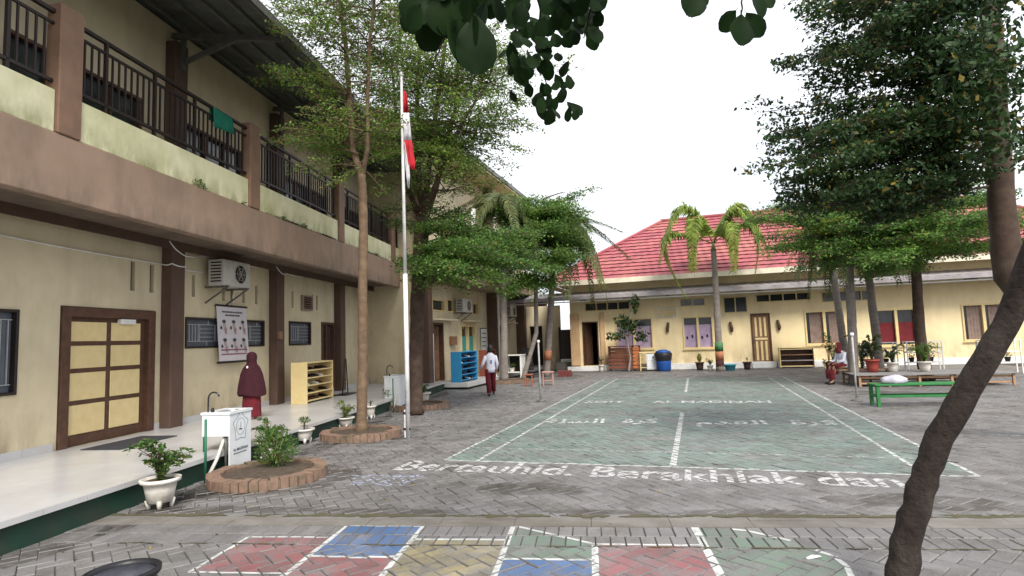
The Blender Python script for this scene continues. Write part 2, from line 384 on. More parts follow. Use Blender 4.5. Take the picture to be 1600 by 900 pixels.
near = srt[:300]; far = srt[300:]
for p in near: pav_obj('paver', [p], M_PAV, paving)
tag(pav_obj('paver_field', far, M_PAV, paving), kind='stuff')
# --- paint laid on the stones
grid = {}
for idx, p in enumerate(PAV):
    xs = [q[0] for q in p[0]]; ys = [q[1] for q in p[0]]
    for gx in range(int(math.floor(min(xs)/.25)), int(math.floor(max(xs)/.25))+1):
        for gy in range(int(math.floor(min(ys)/.25)), int(math.floor(max(ys)/.25))+1): grid.setdefault((gx, gy), []).append(idx)
TOP = {}
def top_of(i):
    if i not in TOP:
        P = PAV[i][0]; Q = inset(P, .0045); cx = sum(p[0] for p in P)/len(P); cy = sum(p[1] for p in P)/len(P)
        TOP[i] = (Q, cx, cy)
    return TOP[i]
SEAM = []     # strips of concrete that can be painted too
def paint(name, polys, m, lift=.0012, parent=paving):
    V = []; Fc = []; R = []
    for poly in polys:
        if area(poly) < 0: poly = poly[::-1]
        xs = [q[0] for q in poly]; ys = [q[1] for q in poly]; seen = set()
        for gx in range(int(math.floor(min(xs)/.25)), int(math.floor(max(xs)/.25))+1):
            for gy in range(int(math.floor(min(ys)/.25)), int(math.floor(max(ys)/.25))+1): seen.update(grid.get((gx, gy), ()))
        for i in seen:
            Q, cx, cy = top_of(i)
            if len(Q) < 3: continue
            r = clip_convex(Q, poly)
            if len(r) < 3 or abs(area(r)) < 2e-6: continue
            z, sx, sy, rn = PAV[i][1:]; o = len(V)
            V += [(p[0], p[1], z+sx*(p[0]-cx)+sy*(p[1]-cy)+lift) for p in r]; Fc.append(tuple(range(o, o+len(r)))); R.append(rn)
    if not Fc: return None
    me = bpy.data.meshes.new(name); me.from_pydata(V, [], Fc); me.materials.append(m)
    a = me.attributes.new('shade', 'FLOAT', 'FACE'); a.data.foreach_set('value', R); me.update()
    return obj(name, me, parent)
PM_GREEN = paver_mat('worn_green_paint', (.155,.245,.215), (.36,.68), .82, 1.6)
PM_LINE = paver_mat('worn_white_paint', (.54,.56,.55), (.50,.68), .9, 14)
PM_LINE2 = paver_mat('faded_white_paint', (.50,.52,.51), (.44,.60), .8, 18)
PM_TEXT = paver_mat('white_lettering_paint', (.52,.52,.53), (.50,.66), .9, 13)
PM_TEXT2 = paver_mat('court_lettering_paint', (.58,.60,.59), (.60,.76), .95, 16)
PM_RED = paver_mat('worn_red_paint', (.25,.085,.09), (.38,.68), .88, 5)
PM_BLUE = paver_mat('worn_blue_paint', (.06,.135,.30), (.42,.70), .9, 5)
PM_YEL = paver_mat('worn_yellow_paint', (.32,.27,.14), (.36,.66), .8, 5)
PM_GRN2 = paver_mat('worn_mint_paint', (.12,.20,.14), (.36,.64), .80, 4)
PM_CHALK = paver_mat('blue_chalk', (.46,.50,.68), (.50,.66), .95, 25)
def R4(x0, x1, y0, y1): return [(x0,y0),(x1,y0),(x1,y1),(x0,y1)]
X0, X1, XC, Y0, Y1 = -3.02, 2.45, -.33, 6.6, 19.5; YN = 12.94
paint('court_green', [R4(X0, X1, Y0, Y1)], PM_GREEN, .0010)
def lines(name, rects, m, lift=.0022):
    for r in rects: paint(name, [r], m, lift)
w = .022
lines('court_line', [R4(X0-w,X0+w,Y0,Y1), R4(X1-w,X1+w,Y0,Y1), R4(X0+.42-w,X0+.42+w,Y0,Y1), R4(X1-.42-w,X1-.42+w,Y0,Y1),
     R4(XC-.035,XC+.035,Y0,11.12), R4(XC-.03,XC+.03,14.9,Y1), R4(X0,X1,Y0-w,Y0+w), R4(X0,X1,Y1-w,Y1+w)], PM_LINE)
lines('court_cross_line', [R4(X0,X1,7.38,7.42), R4(X0,X1,11.1,11.14), R4(X0,X1,14.87,14.91), R4(X0,X1,18.7,18.74)], PM_LINE2)
def DR(s0, s1, t0, t1): return [D2W(s0,t0), D2W(s1,t0), D2W(s1,t1), D2W(s0,t1)]
for nm, pl, m in (('game_square', DR(-3.02,-2.36,-1.19,-.54), PM_RED), ('game_square', DR(-2.33,-1.71,-.90,-.26), PM_BLUE),
        ('game_square', DR(-2.36,-1.71,-1.62,-.90), PM_RED), ('game_square', DR(-1.71,-1.01,-1.22,-.56), PM_YEL),
        ('game_square', [D2W(-1.0,-.90), D2W(-.38,-.90), D2W(-.38,-.62), D2W(-1.0,-.25)], PM_GRN2), ('game_square', DR(-1.01,-.39,-1.6,-.91), PM_BLUE),
        ('game_square', DR(-.38,.35,-1.35,-.63), PM_RED),
        ('game_square', [D2W(.37,-1.35), D2W(1.05,-1.35), D2W(1.12,-.95), D2W(1.05,-.68), D2W(.86,-.47), D2W(.62,-.33), D2W(.37,-.26)], PM_GRN2)):
    paint(nm, [pl], m, .0012)
def seg(p, q, w):
    dx, dy = q[0]-p[0], q[1]-p[1]; l = math.hypot(dx, dy); nx, ny = -dy/l*w/2, dx/l*w/2
    return [(p[0]+nx,p[1]+ny),(p[0]-nx,p[1]-ny),(q[0]-nx,q[1]-ny),(q[0]+nx,q[1]+ny)]
for pts, wd in (([(-3.02,-1.2),(-3.02,-.53)], .03), ([(-3.02,-.53),(-2.36,-.53)], .025), ([(-2.35,-1.8),(-2.34,-.25)], .038), ([(-3.02,-1.2),(-2.36,-1.2)], .025),
        ([(-2.34,-.255),(-1.71,-.255)], .03), ([(-2.34,-.9),(-1.71,-.9)], .03), ([(-1.71,-1.9),(-1.71,-.25)], .042), ([(-1.71,-.555),(-1.0,-.555)], .035),
        ([(-1.0,-1.5),(-1.0,-.24)], .04), ([(-1.0,-.91),(-.38,-.91)], .03), ([(-.98,-.25),(-.38,-.63)], .03), ([(-.38,-.63),(.36,-.63)], .028),
        ([(-.385,-1.5),(-.38,-.63)], .045), ([(.36,-.26),(.35,-1.7)], .055), ([(.62,-.30),(.72,-.33),(.86,-.46),(.95,-.53)], .03), ([(1.05,-.70),(1.12,-.80),(1.13,-.95),(1.07,-1.2)], .035)):
    for a, b in zip(pts, pts[1:]): paint('game_line', [seg(D2W(*a), D2W(*b), wd)], PM_LINE, .0024)
def text_tris(txt, bold=.0, shear=0):
    cu = bpy.data.curves.new('t', 'FONT'); cu.body = txt; cu.offset = bold; cu.resolution_u = 3; cu.shear = shear
    o = bpy.data.objects.new('t', cu); COL.objects.link(o); bpy.context.view_layer.update()
    me = bpy.data.meshes.new_from_object(o.evaluated_get(bpy.context.evaluated_depsgraph_get()))
    me.calc_loop_triangles(); vs = [tuple(v.co)[:2] for v in me.vertices]; ts = [tuple(t.vertices) for t in me.loop_triangles]
    bpy.data.objects.remove(o); bpy.data.curves.remove(cu); bpy.data.meshes.remove(me)
    if not vs: return [], (0, 1, 0, 1)
    return [[vs[i] for i in t] for t in ts], (min(v[0] for v in vs), max(v[0] for v in vs), min(v[1] for v in vs), max(v[1] for v in vs))
def ground_text(name, txt, m, p0, p1, h, bold=.0, wob=0):
    ts, (a, b, c, d) = text_tris(txt, bold)
    dx, dy = p1[0]-p0[0], p1[1]-p0[1]; l = math.hypot(dx, dy); ux, uy = dx/l, dy/l
    def mp(v):
        u = (v[0]-a)/(b-a)*l; q = (v[1]-c)/(d-c)*h + wob*math.sin(u*1.3); return (p0[0]+ux*u-uy*q, p0[1]+uy*u+ux*q)
    return paint(name, [[mp(v) for v in t] for t in ts if abs(area(t)) > 1e-7], m, .0028)
ground_text('lettering', 'Bertauhid. Berakhlak dan', PM_TEXT, (-3.42, 6.0), (1.72, 6.04), .50, .018, .02)
ground_text('lettering', 'SDIT', PM_TEXT2, (-2.42, 12.62), (-1.55, 12.62), .36, .02)
ground_text('lettering', 'AL-MADINAH', PM_TEXT2, (-.98, 12.62), (1.35, 12.62), .36, .02)
ground_text('lettering', '\uFEE1\uFEAA\uFED8\uFEDF\uFE8D  \uFE93\uFEAE\uFEDB', PM_TEXT2, (-.08, 9.45), (2.0, 9.57), .66, .022)
ground_text('lettering', '\uFE94\uFEE0\uFEB4\uFEDF\uFE8D  \uFE93\uFEAE\uFEDB', PM_TEXT2, (-2.55, 9.5), (-.65, 9.65), .64, .020)
PM_DIRT = paver_mat('dirt_stain', (.055,.047,.038), (.40,.66), .85, 3)
def stain(x, y, rx, ry, an=0):
    n = 16; P = []
    for i in range(n):
        a = 2*PI*i/n; r = random.uniform(.75,1.15); px, py = rx*r*math.cos(a), ry*r*math.sin(a); P.append((x+px*math.cos(an)-py*math.sin(an), y+px*math.sin(an)+py*math.cos(an)))
    return [[(x, y), P[i], P[(i+1) % n]] for i in range(n)]
def kerb(u, v=2.5): return (-8.05+v*math.cos(A1_)-u*math.sin(A1_), 7+v*math.sin(A1_)+u*math.cos(A1_))
A1_ = math.radians(10.2)
for k_, (x, y, rx, ry, an) in enumerate([(*kerb(u_, 2.55+random.uniform(0,.25)), .55, .22, A1_+PI/2) for u_ in np.arange(-4.2, 8, .75)]+[(-4.5,5.4,.85,.75,0),(-4.9,4.7,.6,.3,.2),(-5.1,8.1,.8,.72,0),(-4.3,8.05,.3,.2,0),(-6,11.7,.95,.8,0),(*D2W(-3.6,.18),.9,.12,DA),(*D2W(-2.1,.14),.6,.09,DA),(*D2W(-.3,.12),.5,.07,DA),(*D2W(.9,.12),.7,.08,DA),(.8,7.9,.9,.5,.3),(-1.6,5.5,.6,.25,.1),(1.6,5.6,.7,.25,0),(-.2,23.2,4.5,.5,0),(4.2,17.8,1.6,1.4,0),(3.6,14.5,.8,.5,0),(-6.2,18.6,1.3,1.0,0),(-5,21,1.2,1.4,0)]):
    o_ = paint('dirt_stain', stain(x, y, rx, ry, an), PM_DIRT, .0006)
    if o_: o_['kind'] = 'stuff'
for a, b in (((-2.55,17.6),(-2.3,17.55)),((-2.1,17.65),(-1.85,17.6)),((-1.75,17.55),(-1.5,17.62)),((-1.4,17.7),(-.9,17.6)),((-.75,17.75),(-.5,17.72)),
             ((0,17.6),(.6,17.62)),((.7,17.75),(.95,17.6)),((1.1,17.5),(1.35,17.45)),((1.35,17.45),(1.9,17.75))):
    paint('worn_stroke', [seg(a, b, .07)], PM_LINE, .0026)
rr = random.Random(3)
for k in range(48):     # rubbed chalk drawing left of the court
    x = -3.62+rr.random()*.72; y = 5.28+rr.random()*.42+.12*(x+3.6); a = rr.random()*PI; l = .05+.09*rr.random()
    paint('chalk_mark', [seg((x,y), (x+l*math.cos(a), y+l*.5*math.sin(a)), .022)], PM_CHALK, .002)
for k in range(7): paint('chalk_mark', [seg((-3.55+k*.1, 5.72), (-3.48+k*.1, 5.75), .02)], PM_CHALK, .002)
for c, rx in (((-3.95,6.7), .2), ((-3.55,7.35), .22), ((-4.0,8.9), .3)):
    for k in range(9):
        x = c[0]+rr.uniform(-rx, rx); y = c[1]+rr.uniform(-.2, .2); a = rr.random()*PI
        paint('chalk_mark', [seg((x,y), (x+.09*math.cos(a), y+.05*math.sin(a)), .016)], PM_LINE2, .002)
for (x, y, l) in ((-4.9,13.2,1.0),(-4.6,12.6,.8),(-5.0,14.6,.9),(-4.4,15.6,.7),(3.2,15.2,.5),(3.0,14.2,.25),(3.5,9.0,1.1),(-4.7,11.4,.6),(2.9,16.4,.5)):
    paint('faded_stripe', [seg((x, y), (x+l, y+.03), .05)], PM_LINE2, .002)
# --- concrete strip with a mossy edge between the two pavings
M_CONC = mat('worn_concrete', (.20,.19,.175), (.15,.14,.125), 4, .85, .8, 60, dirt=(.11,.09,.07), dscale=1.5, damt=.8, stretch=(.6,2,1))
M_MOSS = mat('dry_moss', (.10,.085,.055), (.07,.075,.035), 6, .95, 1, 60)
strip = bpy.data.objects.new('drain_strip', None); COL.objects.link(strip); tag(strip, kind='structure')
k = -7.0; q = random.Random(5)
while k < 6:
    l = .6
    for (t0, t1) in ((-.245, -.093), (-.088, .006)):
        P = [D2W(k+.002,t0), D2W(k+l-.002,t0), D2W(k+l-.002,t1), D2W(k+.002,t1)]; z = q.uniform(-.004, -.001)
        MB().add([(p[0],p[1],-.03) for p in P]+[(p[0],p[1],z) for p in P], [(4,5,6,7),(0,1,5,4),(1,2,6,5),(2,3,7,6),(3,0,4,7)]).build('channel_slab', M_CONC, strip)
    k += l
def blotch(name, cs, m, z, parent=None):
    b = MB()
    for (x, y, rx, ry, an) in cs:
        vs = [(x, y, z)]; n = 22
        for i in range(n):
            a = 2*PI*i/n; r = 1+.35*math.sin(3*a+x*7)+.2*random.uniform(-1, 1)
            px, py = rx*r*math.cos(a), ry*r*math.sin(a); vs.append((x+px*math.cos(an)-py*math.sin(an), y+px*math.sin(an)+py*math.cos(an), z-.0015))
        b.add(vs, [(0, i+1, (i+1) % n+1) for i in range(n)])
    return b.build(name, m, parent)
moss = [(*D2W(s, .015+q.uniform(-.02,.025)), q.uniform(.03,.16), q.uniform(.008,.035), DA) for s in [q.uniform(-5.5, 4) for _ in range(150)]]
bl = MB()
tag(blotch('moss', moss, M_MOSS, .0022, strip), kind='stuff')
tag(blotch('moss', [(*D2W(s, -.67+q.uniform(-.008,.008)), q.uniform(.03,.12), q.uniform(.003,.010), DA) for s in [q.uniform(-4, 3) for _ in range(50)]], M_MOSS, .002, strip), kind='stuff')
# ------------------------------------------------------------------ near two-storey classroom wing (local x = out of the facade, y = along it)
A1 = math.radians(10.2); O1 = (-8.05, 7.0)
def L1(v, u, z=0): return Vector((O1[0]+v*math.cos(A1)-u*math.sin(A1), O1[1]+v*math.sin(A1)+u*math.cos(A1), z))
wing = thing('classroom_wing', 'long two-storey cream classroom wing with brown pillars, taupe beam and balcony on the left', 'building', (*O1, 0), A1)
US, UE = -7.0, 8.75
lowholes = [(-1.75,-.12,.25,2.08), (.56,2.94,1.48,2.01), (3.95,4.98,1.48,2.03), (5.55,6.30,.25,2.05), (-4.6,-2.3,1.0,2.0)]
slots = [(-.62,2.36,2.80), (-.24,2.36,2.80), (.72,2.36,2.74), (1.55,2.34,2.74), (1.80,2.34,2.74), (2.18,2.34,2.72), (2.62,2.34,2.72), (4.08,2.34,2.72), (5.05,2.34,2.70), (5.28,2.34,2.70)]
sh = [(u, u+.085, a, b) for u, a, b in slots]
wall_mesh(US, UE, .25, 3.84, .15, lowholes+sh).build('wall', M_CREAM, wing)
uph = [(-2.6,-.5,4.62,5.35), (.45,2.7,4.62,5.35), (3.75,5.9,4.62,5.35), (6.8,8.3,4.62,5.35)]
wall_mesh(US, UE, 3.84, 6.86, .15, uph).build('wall', M_CREAM, wing)
box('rear_wall', M_CREAM, wing, -6.2, -6.0, US, UE, 0, 7.4); box('end_wall', M_CREAM, wing, -6.0, -.15, US-.15, US, 0, 7.4)
box('end_wall', M_CREAM, wing, -6.0, -.15, UE-.15, UE, 0, 7.4)
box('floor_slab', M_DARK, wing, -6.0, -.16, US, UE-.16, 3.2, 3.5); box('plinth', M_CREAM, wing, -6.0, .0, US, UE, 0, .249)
for (u, a, b) in slots: box('vent_slot', M_DARK, wing, -.14, -.06, u, u+.085, a, b)
# skirting tiles
k = US
while k < 8.7:
    if not (-1.8 < k+.2 < -.1 or 5.5 < k+.2 < 6.35): box('skirting_tile', M_TILE, wing, .001, .012, k+.002, k+.398, .252, .35)
    k += .4
for i, u in enumerate((-6.3, -3.15, 0, 3.13, 6.31)):
    if u > 0 or i < 3: pass
    box('pillar', M_BROWN, wing, .003, .19, u, u+.30, .25, 3.2, .008)
    box('upper_pillar', M_BROWN, wing, .003, .19, u, u+.30, 3.36, 6.55, .008)
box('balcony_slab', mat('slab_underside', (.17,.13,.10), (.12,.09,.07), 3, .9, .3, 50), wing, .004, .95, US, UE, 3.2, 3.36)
box('balcony_beam', M_BEAM, wing, .95, 1.10, US, UE, 3.12, 3.84, .012)
box('cornice_strip', M_BROWN, wing, .19, .21, US, UE, 3.06, 3.2)
box('balcony_floor', M_TILE, wing, .02, .945, US, UE, 3.362, 3.42)
# parapet between short posts
posts = [-6.55, -2.95, .65, 4.2, 7.85]
edges = [US]+[p for q_ in posts for p in (q_, q_+.30)]+[UE]
for a, b in zip(edges[::2], edges[1::2]): box('parapet', M_CREAM2, wing, .955, 1.075, a, b, 3.842, 4.32, .01)
for p in posts: box('balcony_post', M_BROWN2, wing, .93, 1.115, p, p+.30, 3.843, 5.32, .012)
bal = MB().box(-.010,.010,-.010,.010,4.44,5.08).mesh('baluster', M_IRON)
for a, b in zip(edges[::2], edges[1::2]):
    if b-a < .3: continue
    r = thing('railing', None, None); r.parent = wing
    del_ = [r.__delitem__(k_) for k_ in list(r.keys())]
    MB().box(.995,1.045,a,b,5.20,5.24).build('hand_rail', M_IRON, r); MB().box(1.005,1.035,a,b,5.07,5.10).build('mid_rail', M_IRON, r)
    MB().box(1.0,1.04,a,b,4.41,4.445).build('bottom_rail', M_IRON, r)
    nb = int((b-a)/.098)
    for i in range(1, nb):
        u = a+(b-a)*i/nb
        if i % 8 == 4: box('rail_post', M_IRON, r, 1.0,1.04,u-.018,u+.018,4.322,5.20)
        else: obj('baluster', bal, r, (1.02, u, 0))
# roof: sheet, purlins, brackets
E0, E1 = 2.05, -6.4
rb = MB(); nn = 96
for i in range(nn):
    u0 = US-.6+(UE+.1-US+.6)*i/nn; u1 = US-.6+(UE+.1-US+.6)*(i+1)/nn; zz = [.018 if j % 2 else 0 for j in (i, i+1)]
    rb.add([(E0,u0,6.55+zz[0]),(E0,u1,6.55+zz[1]),(-.2,u1,6.93+zz[1]),(-.2,u0,6.93+zz[0])], [(0,1,2,3)])
    rb.add([(-.2,u0,6.93+zz[0]),(-.2,u1,6.93+zz[1]),(-3.1,u1,7.9+zz[1]),(-3.1,u0,7.9+zz[0])], [(0,1,2,3)])
    rb.add([(E1,u0,6.6),(E1,u1,6.6),(-3.1,u1,7.9+zz[1]),(-3.1,u0,7.9+zz[0])], [(3,2,1,0)])
rs = rb.build('roof_sheet', M_ROOFU, wing); so_ = rs.modifiers.new('t', 'SOLIDIFY'); so_.thickness = .01
for v in (.25, .72, 1.2, 1.66, 2.0):
    z = 6.55+(2.05-v)*.169-.045; box('purlin', M_STEELG, wing, v-.025, v+.025, US-.5, UE, z-.03, z+.035)
box('eave_board', M_STEELG, wing, 2.05, 2.075, US-.6, UE+.1, 6.47, 6.60)
for u in (-6.15, -3.0, .15, 3.28, 6.46):
    b = thing('roof_bracket', None, None); b.parent = wing; [b.__delitem__(k_) for k_ in list(b.keys())]
    MB().beam((.02,u,6.71),(1.98,u,6.445),.07,.09).build('rafter', M_STEELG, b)
    MB().beam((.2,u,6.22),(1.15,u,6.53),.06,.07).build('brace', M_STEELG, b)
    MB().box(.19,.23,u-.05,u+.05,6.1,6.7).build('bracket_plate', M_STEELG, b)
# doors
def sub(name, parent):
    e = bpy.data.objects.new(name, None); COL.objects.link(e); e.parent = parent; return e
def frame(name, m, parent, x0, x1, u0, u1, z0, z1, t, sill=True):
    b = MB(); b.box(x0,x1,u0,u0+t,z0,z1); b.box(x0,x1,u1-t,u1,z0,z1); b.box(x0,x1,u0+t,u1-t,z1-t,z1)
    if sill: b.box(x0,x1,u0+t,u1-t,z0,z0+t)
    return b.build(name, m, parent, bevel=.004)
d = sub('door', wing); d['label'] = 'cream panelled door with brown frame'
frame('frame', M_DKWOOD, d, -.12, .03, -1.74, -.13, .25, 2.07, .13, False)
box('leaf', M_DKWOOD, d, -.09, -.05, -1.61, -.26, .26, 1.94)
for c0, c1 in ((-1.55,-.98),(-.90,-.36)):
    for z0, z1 in ((.40,.78),(.84,1.20),(1.26,1.56),(1.62,1.88)): box('panel', M_LTWOOD, d, -.05, -.035, c0, c1, z0, z1, .006)
box('closer', M_WHITE, d, -.035, .02, -.80, -.52, 1.86, 1.93)
d = sub('door', wing); d['label'] = 'narrow dark brown door with panes beside it'
frame('frame', M_DKWOOD, d, -.12, .03, 5.56, 6.29, .25, 2.04, .05, False)
box('mullion', M_DKWOOD, d, -.10, .02, 5.78, 5.83, .25, 1.99)
box('leaf', mat('door_dark_leaf', (.06,.035,.03), None, 9, .5), d, -.11, -.07, 5.83, 6.24, .26, 1.98)
for z0, z1 in ((.30,1.02),(1.08,1.5),(1.55,1.95)): box('pane', M_GREYPANE, d, -.10, -.08, 5.61, 5.78, z0, z1)
def grille(parent, u0, u1, z0, z1, seed, nb=5):
    w_ = sub('window', parent)
    frame('frame', M_IRON, w_, -.10, .025, u0, u1, z0, z1, .035)
    box('pane', M_GREYPANE, w_, -.07, -.05, u0+.036, u1-.036, z0+.036, z1-.036)
    q_ = random.Random(seed); H_ = z1-z0-.08; a = u0+.04; b_ = u1-.04; z = z0+.04
    mm = mat('grille_paint', (.40,.41,.42), None, 6, .5)
    def bar(x0, x1, y0, y1): box('grille_bar', mm, w_, -.045, -.030, x0, x1, y0, y1)
    for zz_ in (z+.08, z+H_-.08): bar(a, b_, zz_-.006, zz_+.006)
    n = max(2, int((b_-a)/.38)); c = (b_-a)/n
    for i in range(n):
        x0 = a+i*c
        if i % 2 == 0:
            for k_ in range(5): bar(x0+c*(k_+.5)/5-.005, x0+c*(k_+.5)/5+.005, z+.087, z+H_-.087)
        else:
            bar(x0-.005, x0+.005, z+.087, z+H_-.087)
            for k_ in range(1, 4): bar(x0+.006, x0+c, z+.08+(H_-.16)*k_/4-.005, z+.08+(H_-.16)*k_/4+.005)
            bar(x0+c*.5-.005, x0+c*.5+.005, z+.001, z+.072); bar(x0+c*.6-.005, x0+c*.6+.005, z+H_-.072, z+H_)
    return w_
grille(wing, .56, 2.94, 1.48, 2.01, 1); grille(wing, 3.95, 4.98, 1.48, 2.03, 2); grille(wing, -4.6, -2.3, 1.0, 2.0, 4)
for (a, b, z0, z1) in uph:
    w_ = sub('window', wing); frame('frame', M_DKWOOD, w_, -.10, .03, a, b, z0, z1, .05)
    n = max(2, round((b-a)/.55))
    for i in range(n):
        x0 = a+.05+(b-a-.1)*i/n; x1 = a+.05+(b-a-.1)*(i+1)/n
        box('pane', M_GLASS, w_, -.07, -.05, x0, x1, z0+.05, z1-.05)
        if i: box('mullion', M_DKWOOD, w_, -.08, .0, x0-.02, x0+.02, z0+.05, z1-.05)
# louvred vent box
v_ = sub('louvre_vent', wing); frame('frame', mat('mauve_frame_paint', (.30,.22,.20), None, 5, .6), v_, .002, .07, 4.50, 5.00, 2.30, 2.66, .035)
for i in range(5): MB().beam((.03,4.54,2.37+i*.055),(.03,4.96,2.37+i*.055),.05,.012,(.6,0,1)).build('louvre', M_BROWN2, v_)
box('duct', M_DARK, v_, .003, .012, 4.53, 4.97, 2.33, 2.63)
# conduit and wires under the slab
def wire(name, pts, r, parent, m=M_WHITE):
    P = []
    for a, b in zip(pts, pts[1:]):
        for t in np.linspace(0, 1, 6, endpoint=False): P.append(Vector(a).lerp(Vector(b), t)+Vector((0,0,-.02*math.sin(PI*t))))
    P.append(Vector(pts[-1])); return MB().tube(P, r, 5).build(name, m, parent)
wire('cable', [(.02,-3.0,2.86),(.02,-.02,2.83),(.20,-.02,2.83),(.20,.32,2.82),(.02,.34,2.82),(.06,.9,2.80)], .010, wing)
wire('cable', [(.21,-.1,3.18),(.23,.12,3.02),(.21,.4,3.0),(.02,.9,3.1),(.02,3.1,3.12)], .010, wing)
wire('cable', [(.21,3.05,3.16),(.22,3.3,3.02),(.21,3.5,3.05),(.02,4.6,3.1)], .010, wing)
box('switch_box', M_BROWN2, wing, .19, .235, 3.15, 3.28, 1.62, 1.78)

# ------------------------------------------------------------------ tiled porch in front of it
porch = bpy.data.objects.new('porch', None); COL.objects.link(porch); porch.location = (*O1, 0); porch.rotation_euler = (0,0,A1); tag(porch, kind='structure')
box('kerb_wall', M_GREEN, porch, 2.30, 2.36, US, 8.7, -.01, .215); box('porch_base', M_DARK, porch, .002, 2.299, US, 8.72, -.005, .240)
nose = M_TILE
tl = MB().box(-.1985,.1985,-.1985,.1985,0,.012).mesh('floor_tile', M_TILE)
for i in range(6):
    k = -4.6
    while k < 8.6:
        obj('floor_tile', tl, porch, (.21+.4*i-(0.02 if i == 5 else 0), k+.2, .2405+random.uniform(-.0006,.0006))); k += .4
box('floor_tiles_near', M_TILE, porch, .01, 2.35, US, -4.605, .2405, .2515)
ns = MB().box(0,.012,.002,.398,.205,.2515).mesh('edge_tile', M_TILE); k = -4.6
while k < 8.6: obj('edge_tile', ns, porch, (2.392, k, 0)); k += .4

# ------------------------------------------------------------------ far two-storey wing (faces +X)
wing2 = thing('school_wing', 'two-storey cream wing with open doors behind the leafy trees, left of the gate', 'building', (-7.85, 0, 0))
h2 = [(16.45,17.25,.2,2.05), (18.7,20.1,.80,2.02), (22.3,23.05,.2,2.05), (25.6,26.6,.2,2.05), (16.45,17.4,2.42,2.80), (17.6,18.2,2.42,2.86), (19.9,20.5,2.40,2.84), (22.4,23.1,2.4,2.8), (23.4,24.6,2.4,2.8), (26,27,2.4,2.8)]
wall_mesh(15.6, 31, .19, 3.3, .15, h2).build('wall', M_CREAM, wing2)
u2 = [(18.4,20.0,4.6,5.8), (22.2,24.2,4.6,5.8)]
wall_mesh(15.6, 24.9, 3.3, 8.0, .15, u2).build('wall', M_CREAM, wing2)
box('flat_roof', M_BEAM, wing2, -5.8, .5, 24.95, 31, 3.3, 3.55)
box('end_wall', M_CREAM, wing2, -5.8, -.15, 15.6, 15.75, 0, 8.0); box('end_wall', M_CREAM, wing2, -5.8, -.15, 30.85, 31, 0, 3.29); box('end_wall', M_CREAM, wing2, -5.8, -.15, 24.75, 24.9, 3.56, 8.0); box('rear_wall', M_CREAM, wing2, -6, -5.8, 15.6, 31, 0, 3.29); box('rear_wall', M_CREAM, wing2, -6, -5.8, 15.6, 24.9, 3.56, 8.0)
box('floor_slab', M_DARK, wing2, -5.8, -.16, 15.76, 30.84, 3.2, 3.5); box('plinth', M_CREAM, wing2, -5.8, 0, 15.6, 31, 0, .188)
box('porch_slab', M_TILE, wing2, .002, 1.3, 16.1, 29.9, .06, .2, .01); box('porch_kerb', M_GREEN, wing2, .01, 1.22, 16.2, 29.8, -.01, .058)
for y in (15.35, 21.45, 25.3, 29.4):
    box('pillar', M_BROWN, wing2, .003, .42, y, y+.28, 0 if y < 16 else .2, 3.3, .01); (box('upper_pillar', M_BROWN, wing2, .003, .30, y, y+.28, 3.82, 7.55, .01) if y < 24 else None)
box('balcony_slab', M_BEAM, wing2, .004, 1.1, 15.7, 24.85, 3.3, 3.8, .01)
box('parapet', M_CREAM2, wing2, 1.0, 1.09, 15.7, 24.85, 3.802, 4.3, .01)
for a, b in ((15.7,17.55),(17.7,21.4),(21.7,24.8)):
    r = sub('railing', wing2); MB().box(1.02,1.06,a,b,5.16,5.2).build('hand_rail', M_WHITE if a < 17.6 else M_IRON, r); MB().box(1.02,1.06,a,b,4.4,4.43).build('bottom_rail', M_IRON, r)
    nb = int((b-a)/.14)
    bl2 = MB().box(-.01,.01,-.01,.01,4.43,5.16).mesh('baluster', M_STEELG)
    for i in range(1, nb): obj('baluster', bl2, r, (1.04, a+(b-a)*i/nb, 0))
box('balcony_post', M_WHITE, wing2, .98, 1.1, 17.56, 17.68, 4.302, 5.8)
for i, (a, b, z0, z1) in enumerate(h2):
    if z1 < 2.06 and i != 1:
        d = sub('door', wing2); frame('frame', M_DKWOOD, d, -.13, .03, a, b, .2, z1, .07, False)
        MB().box(-.04,0,0,.62,.02,1.76).build('leaf', M_WOOD, d, loc=(-.12,b-.08,.2), rot=(0,0,math.radians(115)))
        if i == 0: box('white_jamb', M_WHITE, d, .0, .06, a-.14, a-.03, .2, 1.7)
    elif i != 1:
        w_ = sub('window', wing2); frame('frame', M_LTWOOD, w_, -.12, .03, a, b, z0, z1, .04); box('pane', M_GLASS, w_, -.1, -.08, a+.04, b-.04, z0+.04, z1-.04)
w_ = sub('window', wing2); frame('frame', M_LTWOOD, w_, -.12, .035, 18.7, 20.1, .80, 2.02, .07)
box('mullion', M_LTWOOD, w_, -.1, .03, 19.36, 19.44, .87, 1.95)
for a, b in ((18.77,19.36),(19.44,20.03)):
    box('pane', M_GLASS, w_, -.1, -.09, a, b, 1.60, 1.95); box('curtain', M_TEAL, w_, -.085, -.06, a, b, .87, 1.60)
for (a, b, z0, z1) in u2:
    w_ = sub('window', wing2); frame('frame', M_DKWOOD, w_, -.12, .03, a, b, z0, z1, .06); box('pane', M_GLASS, w_, -.1, -.08, a+.06, b-.06, z0+.06, z1-.06)
rb = MB(); rb.add([(.95,14.4,7.72),(.95,25.3,7.72),(-3,25.3,9.2),(-3,14.4,9.2),(-6.9,25.3,7.7),(-6.9,14.4,7.8)], [(0,1,2,3),(3,2,4,5)])
rs = rb.build('roof', mat('dark_grey_roof', (.10,.10,.10), (.07,.07,.07), 4, .7), wing2); so_ = rs.modifiers.new('t', 'SOLIDIFY'); so_.thickness = .05
box('fascia', M_STEELG, wing2, .95, .98, 14.4, 25.3, 7.62, 7.78); box('soffit', M_CREAM2, wing2, .03, .94, 15.7, 25.2, 7.56, 7.60)
